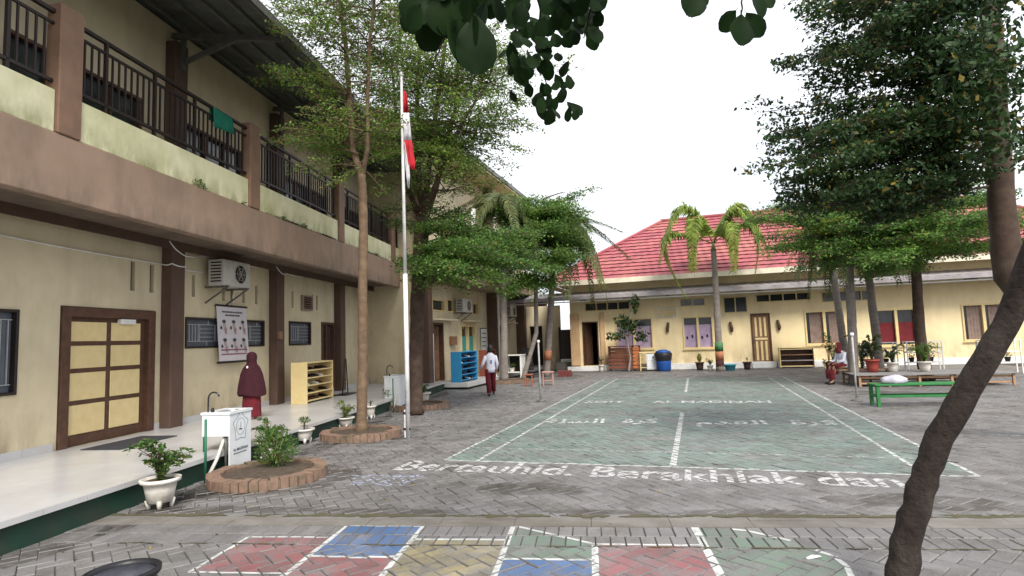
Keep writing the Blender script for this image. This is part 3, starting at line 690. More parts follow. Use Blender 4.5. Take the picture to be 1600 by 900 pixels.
box('gutter_pipe', M_WHITE, wing2, .43, .49, 21.5, 21.56, .2, 7.5)
for y in (17.0, 19.5, 23.8): box('window_hood', M_CREAM, wing2, .003, .28, y-.6, y+.9, 2.12, 2.17)
# notice on the far wing
nt_ = thing('notice_banner', 'white notice sheet with a dark top rod beside the teal window', 'notice', (-7.82, 20.65, 0))
box('sheet', M_WHITE, nt_, 0, .008, 0, .62, 1.05, 1.88); box('rod', M_DARK, nt_, -.004, .016, -.03, .65, 1.88, 1.91)
for i in range(4): box('text_line', mat('grey_print', (.25,.25,.27), None, 5, .7), nt_, .0085, .0095, .08, .54, 1.20+i*.16, 1.25+i*.16)

# ------------------------------------------------------------------ single-storey building at the back with the red roof (faces -Y)
BY = 24.3
back = thing('red_roofed_building', 'single-storey yellow classroom block with red hipped roof across the far end of the court', 'building', (0, BY, 0), -PI/2)
# local: x = out of facade (toward -Y), y = +X world
def fz(a, b, z0, z1): return (a, b, z0, z1)
hB = [(-4.60,-3.92,.22,2.06), (-3.20,-1.68,.84,2.12), (-.50,.66,.80,2.09), (2.05,2.76,.20,2.10), (3.96,5.30,.82,2.10), (6.35,7.6,.70,2.05),
      (-4.45,-2.55,2.50,2.86), (-.55,.42,2.50,2.82), (1.10,1.98,2.16,2.80), (2.30,4.25,2.52,2.84), (4.6,6.4,2.4,2.8), (9,10.3,.8,2.1), (11,11.8,.2,2.1)]
wall_mesh(-5.1, 14.5, .0, 3.66, .15, hB).build('wall', M_YEL, back)
box('end_wall', M_YEL, back, -7.9, -.15, -5.1, -4.95, 0, 3.66); box('end_wall', M_YEL, back, -7.9, -.15, 14.35, 14.5, 0, 3.66); box('rear_wall', M_YEL, back, -8.05, -7.9, -5.1, 14.5, 0, 3.66)
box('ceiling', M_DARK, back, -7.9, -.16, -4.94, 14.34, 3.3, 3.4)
for a, b in ((-5.25,-3.72),(-3.70,1.95),(1.98,2.85),(2.9,14.5)): box('plinth', M_WHITE, back, .002, .28, a, b, 0, .19 if a < -3.72 else .24, .01)
for a, b in ((-5.1,-4.72),(-3.82,-3.64)): box('pilaster', mat('tan_plaster', (.62,.42,.24), (.52,.34,.19), 4, .8), back, .003, .10, a, b, .24, 2.42)
# doors
d = sub('door', back); d['label'] = 'open doorway with dark room behind'; frame('frame', M_DKWOOD, d, -.12, .02, -4.60, -3.92, .22, 2.06, .05, False)
MB().box(0,.04,0,.58,.0,1.78).build('leaf', M_DKWOOD, d, loc=(-.13,-4.54,.23), rot=(0,0,math.radians(68)))
d = sub('door', back); d['label'] = 'brown door with cream upright panels'
frame('frame', M_DKWOOD, d, -.12, .03, 2.05, 2.76, .20, 2.10, .06, False); box('leaf', M_WOOD, d, -.06, -.02, 2.11, 2.70, .21, 2.04)
for z0, z1 in ((.28,1.02),(1.20,1.94)):
    for k in range(3): box('panel', M_LTWOOD, d, -.02, -.008, 2.19+k*.165, 2.27+k*.165, z0, z1, .004)
box('panel', M_LTWOOD, d, -.02, -.008, 2.18, 2.62, 1.07, 1.15, .004); box('handle', M_STEELG, d, -.02, .03, 2.14, 2.17, 1.0, 1.12)
def casement(a, b, z0, z1, kind):
    w_ = sub('window', back); frame('frame', M_LTWOOD, w_, -.12, .04, a, b, z0, z1, .055); c = (a+b)/2
    box('mullion', M_LTWOOD, w_, -.10, .035, c-.045, c+.045, z0+.055, z1-.055); box('sill', M_LTWOOD, w_, .041, .075, a-.04, b+.04, z0-.04, z0)
    for (x0, x1) in ((a+.055, c-.045), (c+.045, b-.055)):
        box('pane', M_GLASS, w_, -.10, -.088, x0, x1, z0+.055, z1-.055)
        if kind == 'lilac':
            fm = mat('lilac_film', (.34,.25,.40), (.42,.34,.46), 6, .6)
            box('film', fm, w_, -.087, -.08, x0, x1, z0+.055, z0+(z1-z0)*.74)
            for q_ in range(2): box('sticker', M_DARK, w_, -.079, -.076, x0+.06+q_*.2, x0+.13+q_*.2, z0+.38+.05*q_, z0+.50+.06*q_)
        elif kind == 'curtain':
            cm = mat('brown_curtain', (.26,.19,.16), (.20,.14,.12), 5, .8); bb = MB()
            for i in range(9): bb.box(-.087, -.07-.008*(i % 2), x0+.12+(x1-x0-.12)*i/9, x0+.12+(x1-x0-.12)*(i+1)/9, z0+.06, z1-.06)
            bb.build('curtain', cm, w_)
        else: box('curtain', mat('red_curtain', (.16,.015,.02), (.11,.01,.015), 5, .8), w_, -.087, -.075, x0, x1, z0+.1, z0+.85)
casement(-3.20,-1.68,.84,2.12,'lilac'); casement(-.50,.66,.80,2.09,'lilac'); casement(3.96,5.30,.82,2.10,'curtain'); casement(6.35,7.6,.70,2.05,'red'); casement(9,10.3,.8,2.1,'curtain')
d = sub('door', back); frame('frame', M_DKWOOD, d, -.12, .03, 11, 11.8, .2, 2.1, .06, False); box('leaf', M_WOOD, d, -.06, -.02, 11.06, 11.74, .21, 2.04)
for (a, b, z0, z1) in hB[6:11]:
    w_ = sub('window', back); w_['label'] = 'dark high-level window'; frame('frame', M_LTWOOD, w_, -.12, .02, a, b, z0, z1, .035)
    n = max(1, round((b-a)/.5))
    for i in range(n):
        x0 = a+.035+(b-a-.07)*i/n; x1 = a+.035+(b-a-.07)*(i+1)/n; box('pane', M_GLASS, w_, -.1, -.085, x0, x1, z0+.035, z1-.035)
        if i: box('mullion', M_LTWOOD, w_, -.1, .0, x0-.02, x0+.02, z0+.035, z1-.035)
v_ = sub('vent_box', back); frame('frame', M_WHITE, v_, .003, .06, -1.44, -.70, 2.10, 2.46, .03)
for i in range(4): MB().beam((.02,-1.41,2.16+i*.075),(.02,-.73,2.16+i*.075),.04,.01,(.6,0,1)).build('louvre', M_YEL, v_)
# metal canopy
can = sub('canopy', back)
cb = MB(); nn = 150
for i in range(nn):
    a = -8.2+(14.6+8.2)*i/nn; b = -8.2+(14.6+8.2)*(i+1)/nn; z0_, z1_ = (.012 if i % 2 else 0), (.012 if (i+1) % 2 else 0)
    cb.add([(.95,a,3.09+z0_),(.95,b,3.09+z1_),(.01,b,3.34+z1_),(.01,a,3.34+z0_)], [(0,1,2,3)])
rs = cb.build('sheet', M_GREYS, can); so_ = rs.modifiers.new('t', 'SOLIDIFY'); so_.thickness = .006
box('gutter', M_GREYS, can, 0.90, 1.00, -8.2, 14.6, 2.95, 3.08, .01); box('edge_bar', M_WHITE, can, 0.85, 0.89, -8.2, 14.6, 2.865, 2.905)
for v in (.1, .5): box('purlin', M_STEELG, can, v, v+.05, -8.2, 14.6, 3.0+(.9-v)*.22, 3.05+(.9-v)*.22)
for y in np.arange(-7.8, 14.5, 1.7): MB().beam((.0,y,2.98),(.9,y,2.935),.05,.06).build('rafter', M_STEELG, can)
# roof with stepped tile courses
ev = 3.74; ys, ye = -6.0, 15.2; Yb = 9.6; rise = 3.1; run = 4.9; VF = .80    # eave at x=+.8
def roofpt(v, y, z): return (v, y, z)
nc = 17
def hipx(t): return ys+t*(4.75), ye-t*(4.75)
for i in range(nc):
    t0, t1 = i/nc, (i+1)/nc; v0, v1 = VF-run*t0, VF-run*t1; zz0, zz1 = ev+rise*t0, ev+rise*t1-.025
    a0, b0 = hipx(t0); a1, b1 = hipx(t1); b = MB(); n = int((b0-a0)/.16)
    for j in range(n):
        s0, s1 = j/n, (j+1)/n; w0 = .005*math.cos(j*PI); w1 = -w0
        P0 = (v0, a0+(b0-a0)*s0, zz0+.036+w0); P1 = (v0, a0+(b0-a0)*s1, zz0+.036+w1); Q0 = (v1, a1+(b1-a1)*s0, zz1+w0+.022); Q1 = (v1, a1+(b1-a1)*s1, zz1+w1+.022)
        D0 = (v0-.05, P0[1], zz0-.01); D1_ = (v0-.05, P1[1], zz0-.01)
        b.add([P0, P1, Q1, Q0, D0, D1_], [(0,1,2,3),(4,5,1,0)])
    b.build('tile_course', M_RED, back)
    for sgn, c0, c1 in ((1, a0, a1), (-1, b0, b1)):      # hip ends, coursed too
        b = MB(); r0, r1 = -4.1*2+VF-0+run*t0, -4.1*2+VF+run*t1
        b.add([(v0, c0, zz0+.045), (v1, c1, zz1+.03), (-7.4-(VF)+run*t1-1.6, c1, zz1+.03), (-7.4-VF+run*t0-1.6, c0, zz0+.045)], [(0,1,2,3)]); b.build('hip_course', M_RED, back)
b = MB(); b.add([(VF-run, ys+4.75, ev+rise), (VF-run, ye-4.75, ev+rise), (-9.8, ye, ev), (-9.8, ys, ev)], [(0,1,2,3)]); b.build('rear_slope', M_RED, back)
MB().tube([(VF-run,ys+4.7,ev+rise+.03),(VF-run,ye-4.7,ev+rise+.03)], .09, 8).build('ridge_cap', M_RED, back)
MB().tube([(VF,ys,ev+.05),(VF-run,ys+4.75,ev+rise+.03)], .07, 8).build('hip_cap', M_RED, back); MB().tube([(VF,ye,ev+.05),(VF-run,ye-4.75,ev+rise+.03)], .07, 8).build('hip_cap', M_RED, back)
M_FAS = mat('cream_fascia', (.78,.72,.58), (.70,.64,.50), 3, .7, .1, 50, dirt=(.4,.3,.2), dscale=2, damt=.4)
box('fascia', M_FAS, back, VF+.003, VF+.04, ys, ye, ev-.17, ev+.03); box('fascia', M_FAS, back, -9.8, VF+.04, ys-.035, ys-.003, ev-.17, ev+.03)
box('soffit', M_FAS, back, .02, VF, ys+.02, ye-.02, ev-.10, ev-.08)
# gate in the gap and the wall pieces round it
gate = thing('metal_gate', 'low dark sheet gate in the bright gap between the two buildings', 'gate', (-5.82, 25.2, 0))
box('leaf', mat('dark_gate_sheet', (.07,.055,.05), (.05,.04,.035), 6, .6, 0), gate, .05, .62, 0, .03, .48, 1.78)
for i in range(5): box('rib', M_IRON, gate, .07+i*.12, .09+i*.12, -.012, 0, .48, 1.78)
box('post', mat('pale_green_paint', (.45,.52,.40), None, 5, .6), gate, .63, .71, -.04, .06, 0, 1.95); box('post', M_IRON, gate, -.02, .05, -.02, .05, 0, 1.9)
box('threshold', M_WHITE, gate, .05, .66, -.1, .06, .36, .47); box('step', M_CONC, gate, -.1, .7, -.5, .06, 0, .355)
lw = thing('link_wall', 'shaded tan wall stub with dark doorway left of the gate', 'wall', (-7.8, 25.6, 0))
wall_mesh(0, 1.95, 0, 2.9, .15, [(.5,1.1,0,2.0)]).build('wall', M_CREAM, lw, rot=(0,0,-PI/2)); box('shade_block', M_DARK, lw, .3, 1.3, .3, 1.4, 0, 2.2)  # solid near-black block paints the shade inside the doorway
# ------------------------------------------------------------------ foliage tools
def leaf_mesh(name, C, N, A, Ls, Wd, m, fold=0):
    "C centres, N normals, A leaf axes, Ls lengths, Wd widths -> one mesh of 4-corner leaves"
    A = A - N*(A*N).sum(1, keepdims=True); A /= np.linalg.norm(A, axis=1, keepdims=True)+1e-9; B = np.cross(N, A)
    k = len(C); V = np.empty((k, 4, 3)); l = Ls[:, None]/2; w_ = Wd[:, None]/2
    V[:,0] = C-A*l; V[:,1] = C+B*w_+A*l*.15-N*w_*.25; V[:,2] = C+A*l-N*l*.3; V[:,3] = C-B*w_+A*l*.15-N*w_*.25
    me = bpy.data.meshes.new(name); me.vertices.add(4*k); me.vertices.foreach_set('co', V.reshape(-1))
    me.loops.add(4*k); me.loops.foreach_set('vertex_index', np.arange(4*k, dtype=np.int32)); me.polygons.add(k)
    me.polygons.foreach_set('loop_start', np.arange(0, 4*k, 4, dtype=np.int32)); me.materials.append(m); me.update(calc_edges=True); return me
class Crown:
    def __init__(s): s.C = []; s.N = []; s.A = []; s.L = []; s.W = []; s.tw = MB()
    def leaves(s, P, axis, L, up=.75, spread=.45, wf=.55):
        k = len(P); n = rng.normal(0, spread, (k, 3)); n[:, 2] += up; n /= np.linalg.norm(n, axis=1, keepdims=True)
        a = np.asarray(axis)+rng.normal(0, .5, (k, 3)); l = L*rng.uniform(.5, 1.55, k)
        s.C.append(P); s.N.append(n); s.A.append(a); s.L.append(l); s.W.append(l*wf)
    def spray(s, p0, p1, width, leaf=.045, dens=1.0, droop=.0, rad=.012, ntw=None, thick=.06, start=.15):
        "one limb with side twigs in a flat layer and small leaves along them"
        p0 = np.array(p0, float); p1 = np.array(p1, float); d = p1-p0; Ln = np.linalg.norm(d); d /= Ln
        side = np.cross(d, [0,0,1]); side /= np.linalg.norm(side)+1e-9
        def pt(t): return p0+(p1-p0)*t+np.array([0,0,1])*(math.sin(t*PI)*Ln*.05-droop*t*t*Ln)
        s.tw.tube([Vector(pt(t)) for t in np.linspace(0, 1, 6)], [rad*(1-.75*t) for t in np.linspace(0, 1, 6)], 5)
        ntw = ntw or max(5, int(Ln/.075))
        for i in range(ntw):
            t = start+(1-start)*(i+rng.uniform(0,1))/ntw; b = pt(t); sg = 1 if i % 2 else -1
            l = width*(1-.55*t**2)*rng.uniform(.55, 1.1); dr = d*rng.uniform(.4, .9)+side*sg*rng.uniform(.6, 1)+np.array([0,0,rng.uniform(-.15,.22)])
            dr /= np.linalg.norm(dr); e = b+dr*l+np.array([0,0,-.12*l])
            s.tw.beam(tuple(b), tuple(e), rad*.35, rad*.35)
            k = max(4, int(l/leaf*4.6*dens)); tt = rng.uniform(.12, 1.05, k)[:, None]
            P = b+(e-b)*tt+rng.normal(0, 1, (k, 3))*np.array([.9, .9, .55])*thick
            s.leaves(P, dr, leaf)
    def whorl(s, c, R, n, **kw):
        a0 = rng.uniform(0, 2*PI)
        for i in range(n):
            a = a0+2*PI*(i+rng.uniform(-.25,.25))/n; r = R*rng.uniform(.7, 1.12)
            s.spray(c, (c[0]+r*math.cos(a), c[1]+r*math.sin(a), c[2]+r*rng.uniform(.0, .22)), r*.5, **kw)
    def blob(s, c, r, k, leaf, up=.5, spread=.6):
        P = rng.normal(0, 1, (k, 3)); P /= np.linalg.norm(P, axis=1, keepdims=True); P *= (rng.uniform(0, 1, (k, 1))**.45)*np.array(r); P += np.array(c)
        s.leaves(P, (0,0,-.3), leaf, up, spread)
    def build(s, tree, m, bark, name='crown'):
        me = leaf_mesh(name, np.concatenate(s.C), np.concatenate(s.N), np.concatenate(s.A), np.concatenate(s.L), np.concatenate(s.W), m)
        inv = tree.matrix_world.inverted(); o = obj(name, me, tree); o.matrix_parent_inverse = Matrix.Translation(-tree.location)
        o['kind'] = 'stuff'
        if s.tw.v: q = s.tw.build('twigs', bark, tree); q.matrix_parent_inverse = Matrix.Translation(-tree.location); q['kind'] = 'stuff'
        return o
def world_part(o, tree): o.parent = tree; o.matrix_parent_inverse = Matrix.Translation(-tree.location); return o
def wobble_path(pts, n=5, amp=.02):
    out_ = []
    for a, b in zip(pts, pts[1:]):
        for t in np.linspace(0, 1, n, endpoint=False): out_.append(Vector(a).lerp(Vector(b), t)+Vector((random.uniform(-amp, amp), random.uniform(-amp, amp), 0)))
    out_.append(Vector(pts[-1])); return out_
def trunk(tree, name, pts, r0, r1, m, n=12, amp=.008, flare=0):
    P = wobble_path(pts, 9, amp*.6); k = len(P); R = [(r0+(r1-r0)*i/(k-1))*(1+random.uniform(-.05,.05)) for i in range(k)]
    if flare: R[0] *= 1+flare; R[1] *= 1+flare*.35
    return world_part(MB().tube(P, R, n).build(name, m), tree)
gA = GP(565, 672, .1); dA = depth_of(gA.x, gA.y)
# --- slender pale tree in the second brick ring
tA = thing('slender_tree', 'slender pale-barked tree with airy light-green tiers in the middle brick ring', 'tree', (gA.x, gA.y, 0))
def A_(x, y, d=0): return PT(x, y, dA+d)
trunk(tA, 'trunk', [GP(565,672,.1)+Vector((0,0,-.08)), A_(567,560), A_(567,440), A_(568,340), A_(565,272)], .085, .066, M_BARKL, flare=.35)
lA = [A_(565,275), A_(551,235,.1), A_(547,160,.1), A_(540,70,.15), A_(528,-20,.2), A_(520,-110,.3)]
rA = [A_(566,275), A_(574,235,-.15), A_(574,160,-.2), A_(577,70,-.25), A_(588,-30,-.3), A_(595,-110,-.3)]
trunk(tA, 'limb', lA, .058, .022, M_BARKL); trunk(tA, 'limb', rA, .040, .016, M_BARKL)
cr = Crown()
for (x, y, R, n, d) in ((549,225,1.05,6,.1),(570,205,.9,5,-.2),(547,150,.8,5,.1),(575,130,.75,5,-.2),(543,85,1.25,7,.1),(577,70,1.0,6,-.2),(533,20,1.5,8,.2),(582,15,1.15,7,-.2),(528,-50,1.6,8,.3),(590,-60,1.3,7,-.3),(520,-110,1.2,7,.3)):
    cr.whorl(A_(x, y, d), R, n, leaf=.042, dens=.55, thick=.05); cr.whorl(A_(x, y-22, d), R*.6, n-2, leaf=.042, dens=.4, thick=.05)
for (x0,y0,x1,y1,d0,d1,w_) in ((560,215,455,215,0,-.5,.5),(560,240,430,222,0,.2,.45),(562,260,470,262,0,-.3,.5),(560,200,425,110,0,-.4,.5),(558,150,410,105,0,.1,.4),(560,120,400,128,0,.4,.4),(565,262,520,285,0,-.4,.45),(566,262,600,300,0,.2,.4),
        (548,80,440,40,0,-.2,.5),(548,50,430,10,.2,.4,.5),(578,60,660,75,-.2,-.6,.5),(560,255,610,240,0,.6,.45),(560,240,500,235,0,.7,.5)):
    cr.spray(A_(x0,y0,d0), A_(x1,y1,d1), w_, leaf=.042, dens=.95, thick=.06)
cr.build(tA, M_LA, M_BARKL)
# --- dark multi-stem tree in the third ring
gB = GP(650, 640, .1); dB = depth_of(gB.x, gB.y)
tB = thing('multi_stem_tree', 'dark-trunked tree splitting into several stems with wide leafy tiers behind the flagpole', 'tree', (gB.x, gB.y, 0))
def B_(x, y, d=0): return PT(x, y, dB+d)
trunk(tB, 'trunk', [GP(650,640,.1)+Vector((0,0,-.08)), B_(650,560), B_(652,480), B_(656,400), B_(661,340)], .135, .155, M_BARKD, flare=.25)
stems = [[(661,345,0),(653,260,.1),(652,150,.2),(657,40,.2),(655,-90,.3)], [(663,345,0),(668,280,-.1),(678,200,-.1),(692,100,0),(705,-20,0),(710,-110,.2)],
         [(664,345,0),(682,290,.2),(690,250,.3),(712,170,.4),(716,90,.4),(740,-20,.5)], [(662,345,0),(676,300,-.3),(693,262,-.4),(722,190,-.6),(762,130,-.7)], [(660,350,0),(640,300,.3),(622,210,.5),(612,100,.6)]]
for st in stems: trunk(tB, 'stem', [B_(*p) for p in st], .070, .02, M_BARKD)
cb_ = Crown(); cb2 = Crown()
for st in stems:
    for (x, y, d) in st[2:]:
        for _ in range(2): cb_.whorl(B_(x+random.uniform(-6,6), y+random.uniform(-40,40), d), 1.3*random.uniform(.75,1.2), 6, leaf=.050, dens=.5, thick=.06)
for (x0,y0,x1,y1,d0,d1,w_) in ((680,215,825,235,0,-.5,.55),(680,220,800,262,0,.6,.5),(690,200,840,200,0,-.2,.5),(720,180,835,160,0,.2,.45),(660,230,590,245,0,-.8,.6),(660,225,740,262,0,-1.0,.6),(655,240,700,235,0,-1.4,.6),
        (660,220,620,200,0,-1.2,.6),(690,170,780,130,0,-.8,.5),(660,240,700,215,0,1.0,.6),(715,120,800,75,.3,.0,.5),(716,100,790,30,.3,.6,.5),(660,120,590,90,.2,-.3,.5),(655,60,600,20,.2,-.3,.5),(660,250,650,225,0,-1.3,.6),(665,235,725,220,0,-.9,.6)):
    cb_.spray(B_(x0,y0,d0), B_(x1,y1,d1), w_, leaf=.048, dens=1.0, thick=.07)
cb_.build(tB, M_LA, M_BARKD)
for (x0,y0,x1,y1,d0,d1,w_) in ((662,390,720,395,0,-1.2,.6),(662,400,790,400,0,-.4,.7),(662,380,760,365,0,.3,.7),(662,405,700,425,0,-1.6,.6),(662,410,760,430,0,-1.0,.65),(660,400,650,412,0,-1.5,.5),(662,370,720,345,0,-.5,.5),(662,380,830,395,0,.4,.7),(662,400,840,430,0,.0,.7),
        (662,415,800,440,0,-.6,.6),(661,350,740,340,0,.9,.5),(662,365,690,350,0,-1.1,.5),(662,395,830,360,0,.8,.7),(661,420,670,435,0,-1.2,.45),(662,392,745,378,0,-1.4,.6),(662,410,735,410,0,-1.7,.6),(662,420,712,445,0,-.9,.5),(662,400,775,415,0,.5,.7),(662,400,770,385,0,-.9,.6)):
    for jj in range(2): cb2.spray(B_(x0,y0,d0), B_(x1+random.uniform(-18,18),y1+random.uniform(-14,14),d1+random.uniform(-.3,.3)), w_, leaf=.052, dens=1.25, thick=.09, rad=.016, start=.2)
for st in stems[:3]: cb2.whorl(B_(st[1][0], st[1][1]+70, 0), .9, 5, leaf=.05, dens=.6)
cb2.build(tB, M_LC, M_BARKD, 'lower_crown')
# --- thin tree further back, left of the gate
gC = Vector((-5.9, 19.6, 0)); dC = depth_of(gC.x, gC.y)
tC = thing('leafy_tree', 'deep-green bushy tree on a thin pale trunk left of the gate', 'tree', gC)
def C_(x, y, d=0): return PT(x, y, dC+d)
trunk(tC, 'trunk', [gC, C_(838,520), C_(837,430), C_(836,340)], .085, .06, M_PALMT); trunk(tC, 'limb', [C_(836,345), C_(850,310), C_(880,300,.3)], .04, .015, M_BARKD)
cc = Crown()
for (x, y, R) in ((836,345,1.7),(838,375,1.8),(836,405,1.7),(834,325,1.3),(838,440,1.0)):
    for _ in range(2): cc.whorl(C_(x, y+random.uniform(-8,8)), R, 8, leaf=.075, dens=1.0, thick=.13)
for (x0,y0,x1,y1,d0,d1,w_) in ((840,335,910,305,0,.3,.45),(845,330,935,292,0,.5,.3),(836,350,760,330,0,-.4,.7),(836,360,900,350,0,-.5,.7),(836,400,780,440,0,.3,.7),(838,400,890,420,0,.2,.6)):
    cc.spray(C_(x0,y0,d0), C_(x1,y1,d1), w_, leaf=.075, dens=1.3, thick=.13)
cc.blob(C_(840,360), (1.0,1.0,.7), 3500, .08)
for (x0,y0,x1,y1,d0,d1,w_) in ((836,400,765,400,0,-1.4,.8),(836,380,800,330,0,-1.2,.8),(836,400,860,420,0,-1.5,.8),(836,430,790,455,0,-1.0,.7),(836,430,850,455,0,-1.0,.7),(836,350,870,330,0,-1.2,.7),(836,380,915,385,0,.2,.7),(836,330,790,305,0,-.2,.6)):
    for jj in range(2): cc.spray(C_(x0,y0,d0), C_(x1+random.uniform(-8,8),y1+random.uniform(-8,8),d1), w_, leaf=.075, dens=1.3, thick=.13)
cc.build(tC, M_LC, M_BARKD)
# --- layered tree on the right with its trunk behind the benches
gE = Vector((5.6, 17.6, 0)); dE = depth_of(gE.x, gE.y)
tE = thing('layered_tree', 'wide mid-green tree with flat spreading layers over the benches on the right', 'tree', gE)
def E_(x, y, d=0): return PT(x, y, dE+d)
cx = 1455
trunk(tE, 'trunk', [gE, E_(cx-18,520), E_(cx-25,400), E_(cx-30,300)], .16, .08, M_BARKD, flare=.3)
ce = Crown()
for (x0,y0,x1,y1,d0,d1,w_) in ((1430,400,1190,395,0,-.6,.75),(1430,400,1205,378,0,.5,.7),(1430,380,1170,350,0,-.2,.6),(1430,370,1240,340,0,-1.2,.8),(1430,350,1230,320,0,.6,.8),(1430,340,1265,300,0,-.4,.8),(1430,320,1280,280,0,.6,.7),(1430,410,1290,420,0,-1.0,.7),
        (1430,400,1300,385,0,-1.8,.8),(1430,380,1320,350,0,-1.9,.8),(1430,350,1340,315,0,-1.6,.8),(1430,330,1330,290,0,-.8,.7),(1430,415,1360,430,0,-1.5,.7),(1430,390,1390,400,0,-2.2,.8),(1430,360,1400,350,0,-2.0,.8),(1430,400,1270,402,0,.9,.8),(1430,380,1280,365,0,1.4,.8),
        (1430,410,1330,415,0,1.2,.8),(1430,360,1350,330,0,1.6,.8),(1430,405,1345,400,0,-2.0,.7),(1430,400,1165,335,0,-.8,.5),(1430,330,1250,262,0,-.3,.7),(1430,320,1330,262,0,-.8,.7),(1430,330,1380,280,0,-1.2,.7),(1430,350,1195,318,0,.2,.5)):
    for jj in range(2): ce.spray(E_(x0,y0,d0), E_(x1+random.uniform(-15,25),y1+random.uniform(-10,10),d1+random.uniform(-.3,.3)), w_, leaf=.060, dens=1.35, thick=.12, rad=.018, start=.12)
for (y, R) in ((405,2.6),(370,2.6),(335,2.2),(300,1.6)): ce.whorl(E_(1430,y), R, 11, leaf=.062, dens=1.1, thick=.1, rad=.018)
ce.build(tE, M_LC, M_BARKD)
ce = Crown()
for (x0,y0,x1,y1,d0,d1,w_) in ((1400,340,1265,305,0,-.9,.5),(1400,320,1255,330,0,-1.0,.5),(1380,300,1290,285,0,-1.0,.45),(1400,390,1215,362,0,-1.3,.4),(1420,360,1290,345,0,-1.6,.5)):
    ce.spray(E_(x0,y0,d0), E_(x1,y1,d1), w_, leaf=.058, dens=1.1, thick=.07)
ce.build(tE, M_LY, M_BARKD, 'sun_tinted_sprays')  # lighter yellow-green leaf colour stands in for sunlight on these sprays
# --- nearer dark tree reaching in from the upper right
gR = Vector((4.9, 8.6, 0)); dR = depth_of(gR.x, gR.y)
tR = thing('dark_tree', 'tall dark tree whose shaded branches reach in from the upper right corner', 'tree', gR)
def R_(x, y, d=0): return PT(x, y, dR+d)
trunk(tR, 'trunk', [gR, R_(1575,430), R_(1560,250), R_(1550,60), R_(1540,-120)], .17, .08, M_BARKD, flare=.3)
cd_ = Crown()
for (x0,y0,x1,y1,d0,d1,w_) in ((1550,-20,1255,15,0,-.2,.42),(1550,0,1250,40,0,.3,.32),(1550,30,1290,5,0,-.6,.5),(1550,60,1240,92,0,0,.26),(1550,70,1265,72,0,.4,.3),(1550,90,1290,85,0,-.5,.35),(1550,80,1330,60,0,.5,.45),
        (1550,130,1225,112,0,.1,.14),(1550,150,1300,138,0,.3,.3),(1550,170,1270,165,0,-.4,.34),(1550,200,1215,215,0,-.2,.36),(1550,215,1200,240,0,.3,.36),(1550,220,1190,262,0,-.3,.3),
        (1550,230,1215,290,0,0,.38),(1550,240,1215,330,0,.2,.26),(1550,200,1290,200,0,-.8,.5),(1550,220,1300,235,0,-.9,.5),(1550,240,1300,262,0,.6,.5),(1550,180,1330,185,0,.7,.5),(1550,120,1340,110,0,-.6,.4),(1550,140,1380,120,0,.6,.4),(1550,10,1350,35,0,-.9,.45),(1550,250,1330,290,0,-.5,.45),(1550,210,1250,225,0,.9,.5),(1550,190,1260,240,0,.5,.5),(1550,180,1195,178,0,.5,.1),(1550,260,1230,305,0,.3,.4),(1550,270,1260,330,0,-.2,.45),(1550,280,1300,320,0,.5,.5),(1550,270,1350,310,0,-.6,.5),(1550,290,1340,345,0,.2,.5)):
    for jj in range(2):
        e = (x1+random.uniform(-8,22), y1+random.uniform(-9,9)); dd_ = d1+random.uniform(-.25,.25)
        cd_.spray(R_(x0,y0,d0), R_(*e,dd_), w_, leaf=.050, dens=.7, thick=.05, rad=.014, start=.1)
        for q_ in range(5):
            f = 1-random.random()**1.5*.75; cd_.blob(R_(x0+(e[0]-x0)*f, y0+(e[1]-y0)*f+random.uniform(-14,14), dd_*f+random.uniform(-.3,.3)), (random.uniform(.15,.34), random.uniform(.15,.34), random.uniform(.04,.10)), random.randint(30,100), .052, .3, .8)
for y in (20,90,170,230):
    for k in range(4): cd_.blob(R_(1530+random.uniform(-60,70), y+random.uniform(-50,50), random.uniform(-1.2,1.2)), (.5,.5,.3), 420, .068, .3, .8)
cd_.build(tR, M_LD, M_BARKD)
# ------------------------------------------------------------------ palms
def frond_mesh(L, rise, droop, leaflet, m, seed, hang=.5, n=46, wid=.022):
    q_ = random.Random(seed); P = []
    for i in range(13):
        t = i/12; P.append(Vector((L*(t-.16*t**3*droop), 0, L*(rise*math.sin(t*PI*.62)-droop*t**2.6))))
    b = MB(); b.tube(P, [.018*(1-.85*i/12)+.003 for i in range(13)], 5)
    for i in range(n):
        t = .10+.88*i/n; f = t*12; k = min(11, int(f)); c = P[k].lerp(P[k+1], f-k); d_ = (P[k+1]-P[k]).normalized()
        l = leaflet*(.45+.55*math.sin(PI*min(1, t*.95+.12)))*q_.uniform(.85, 1.12)
        for sg in (-1, 1):
            for a_ in (0, 1):
                dirv = (d_*.45+Vector((0, sg*q_.uniform(.6,1), 0))+Vector((0,0,q_.uniform(-.5,.45) if a_ else q_.uniform(-.2,.2)))).normalized()
                mid = c+dirv*l*.5+Vector((0,0,-.10*l*hang)); e = c+dirv*l*.86+Vector((0,0,-hang*l*q_.uniform(.6,1)))
                s_ = d_*wid
                b.add([c-s_*.5, c+s_*.5, mid+s_, mid-s_, e], [(0,1,2,3),(3,2,4)])
    return b.mesh('frond', m)
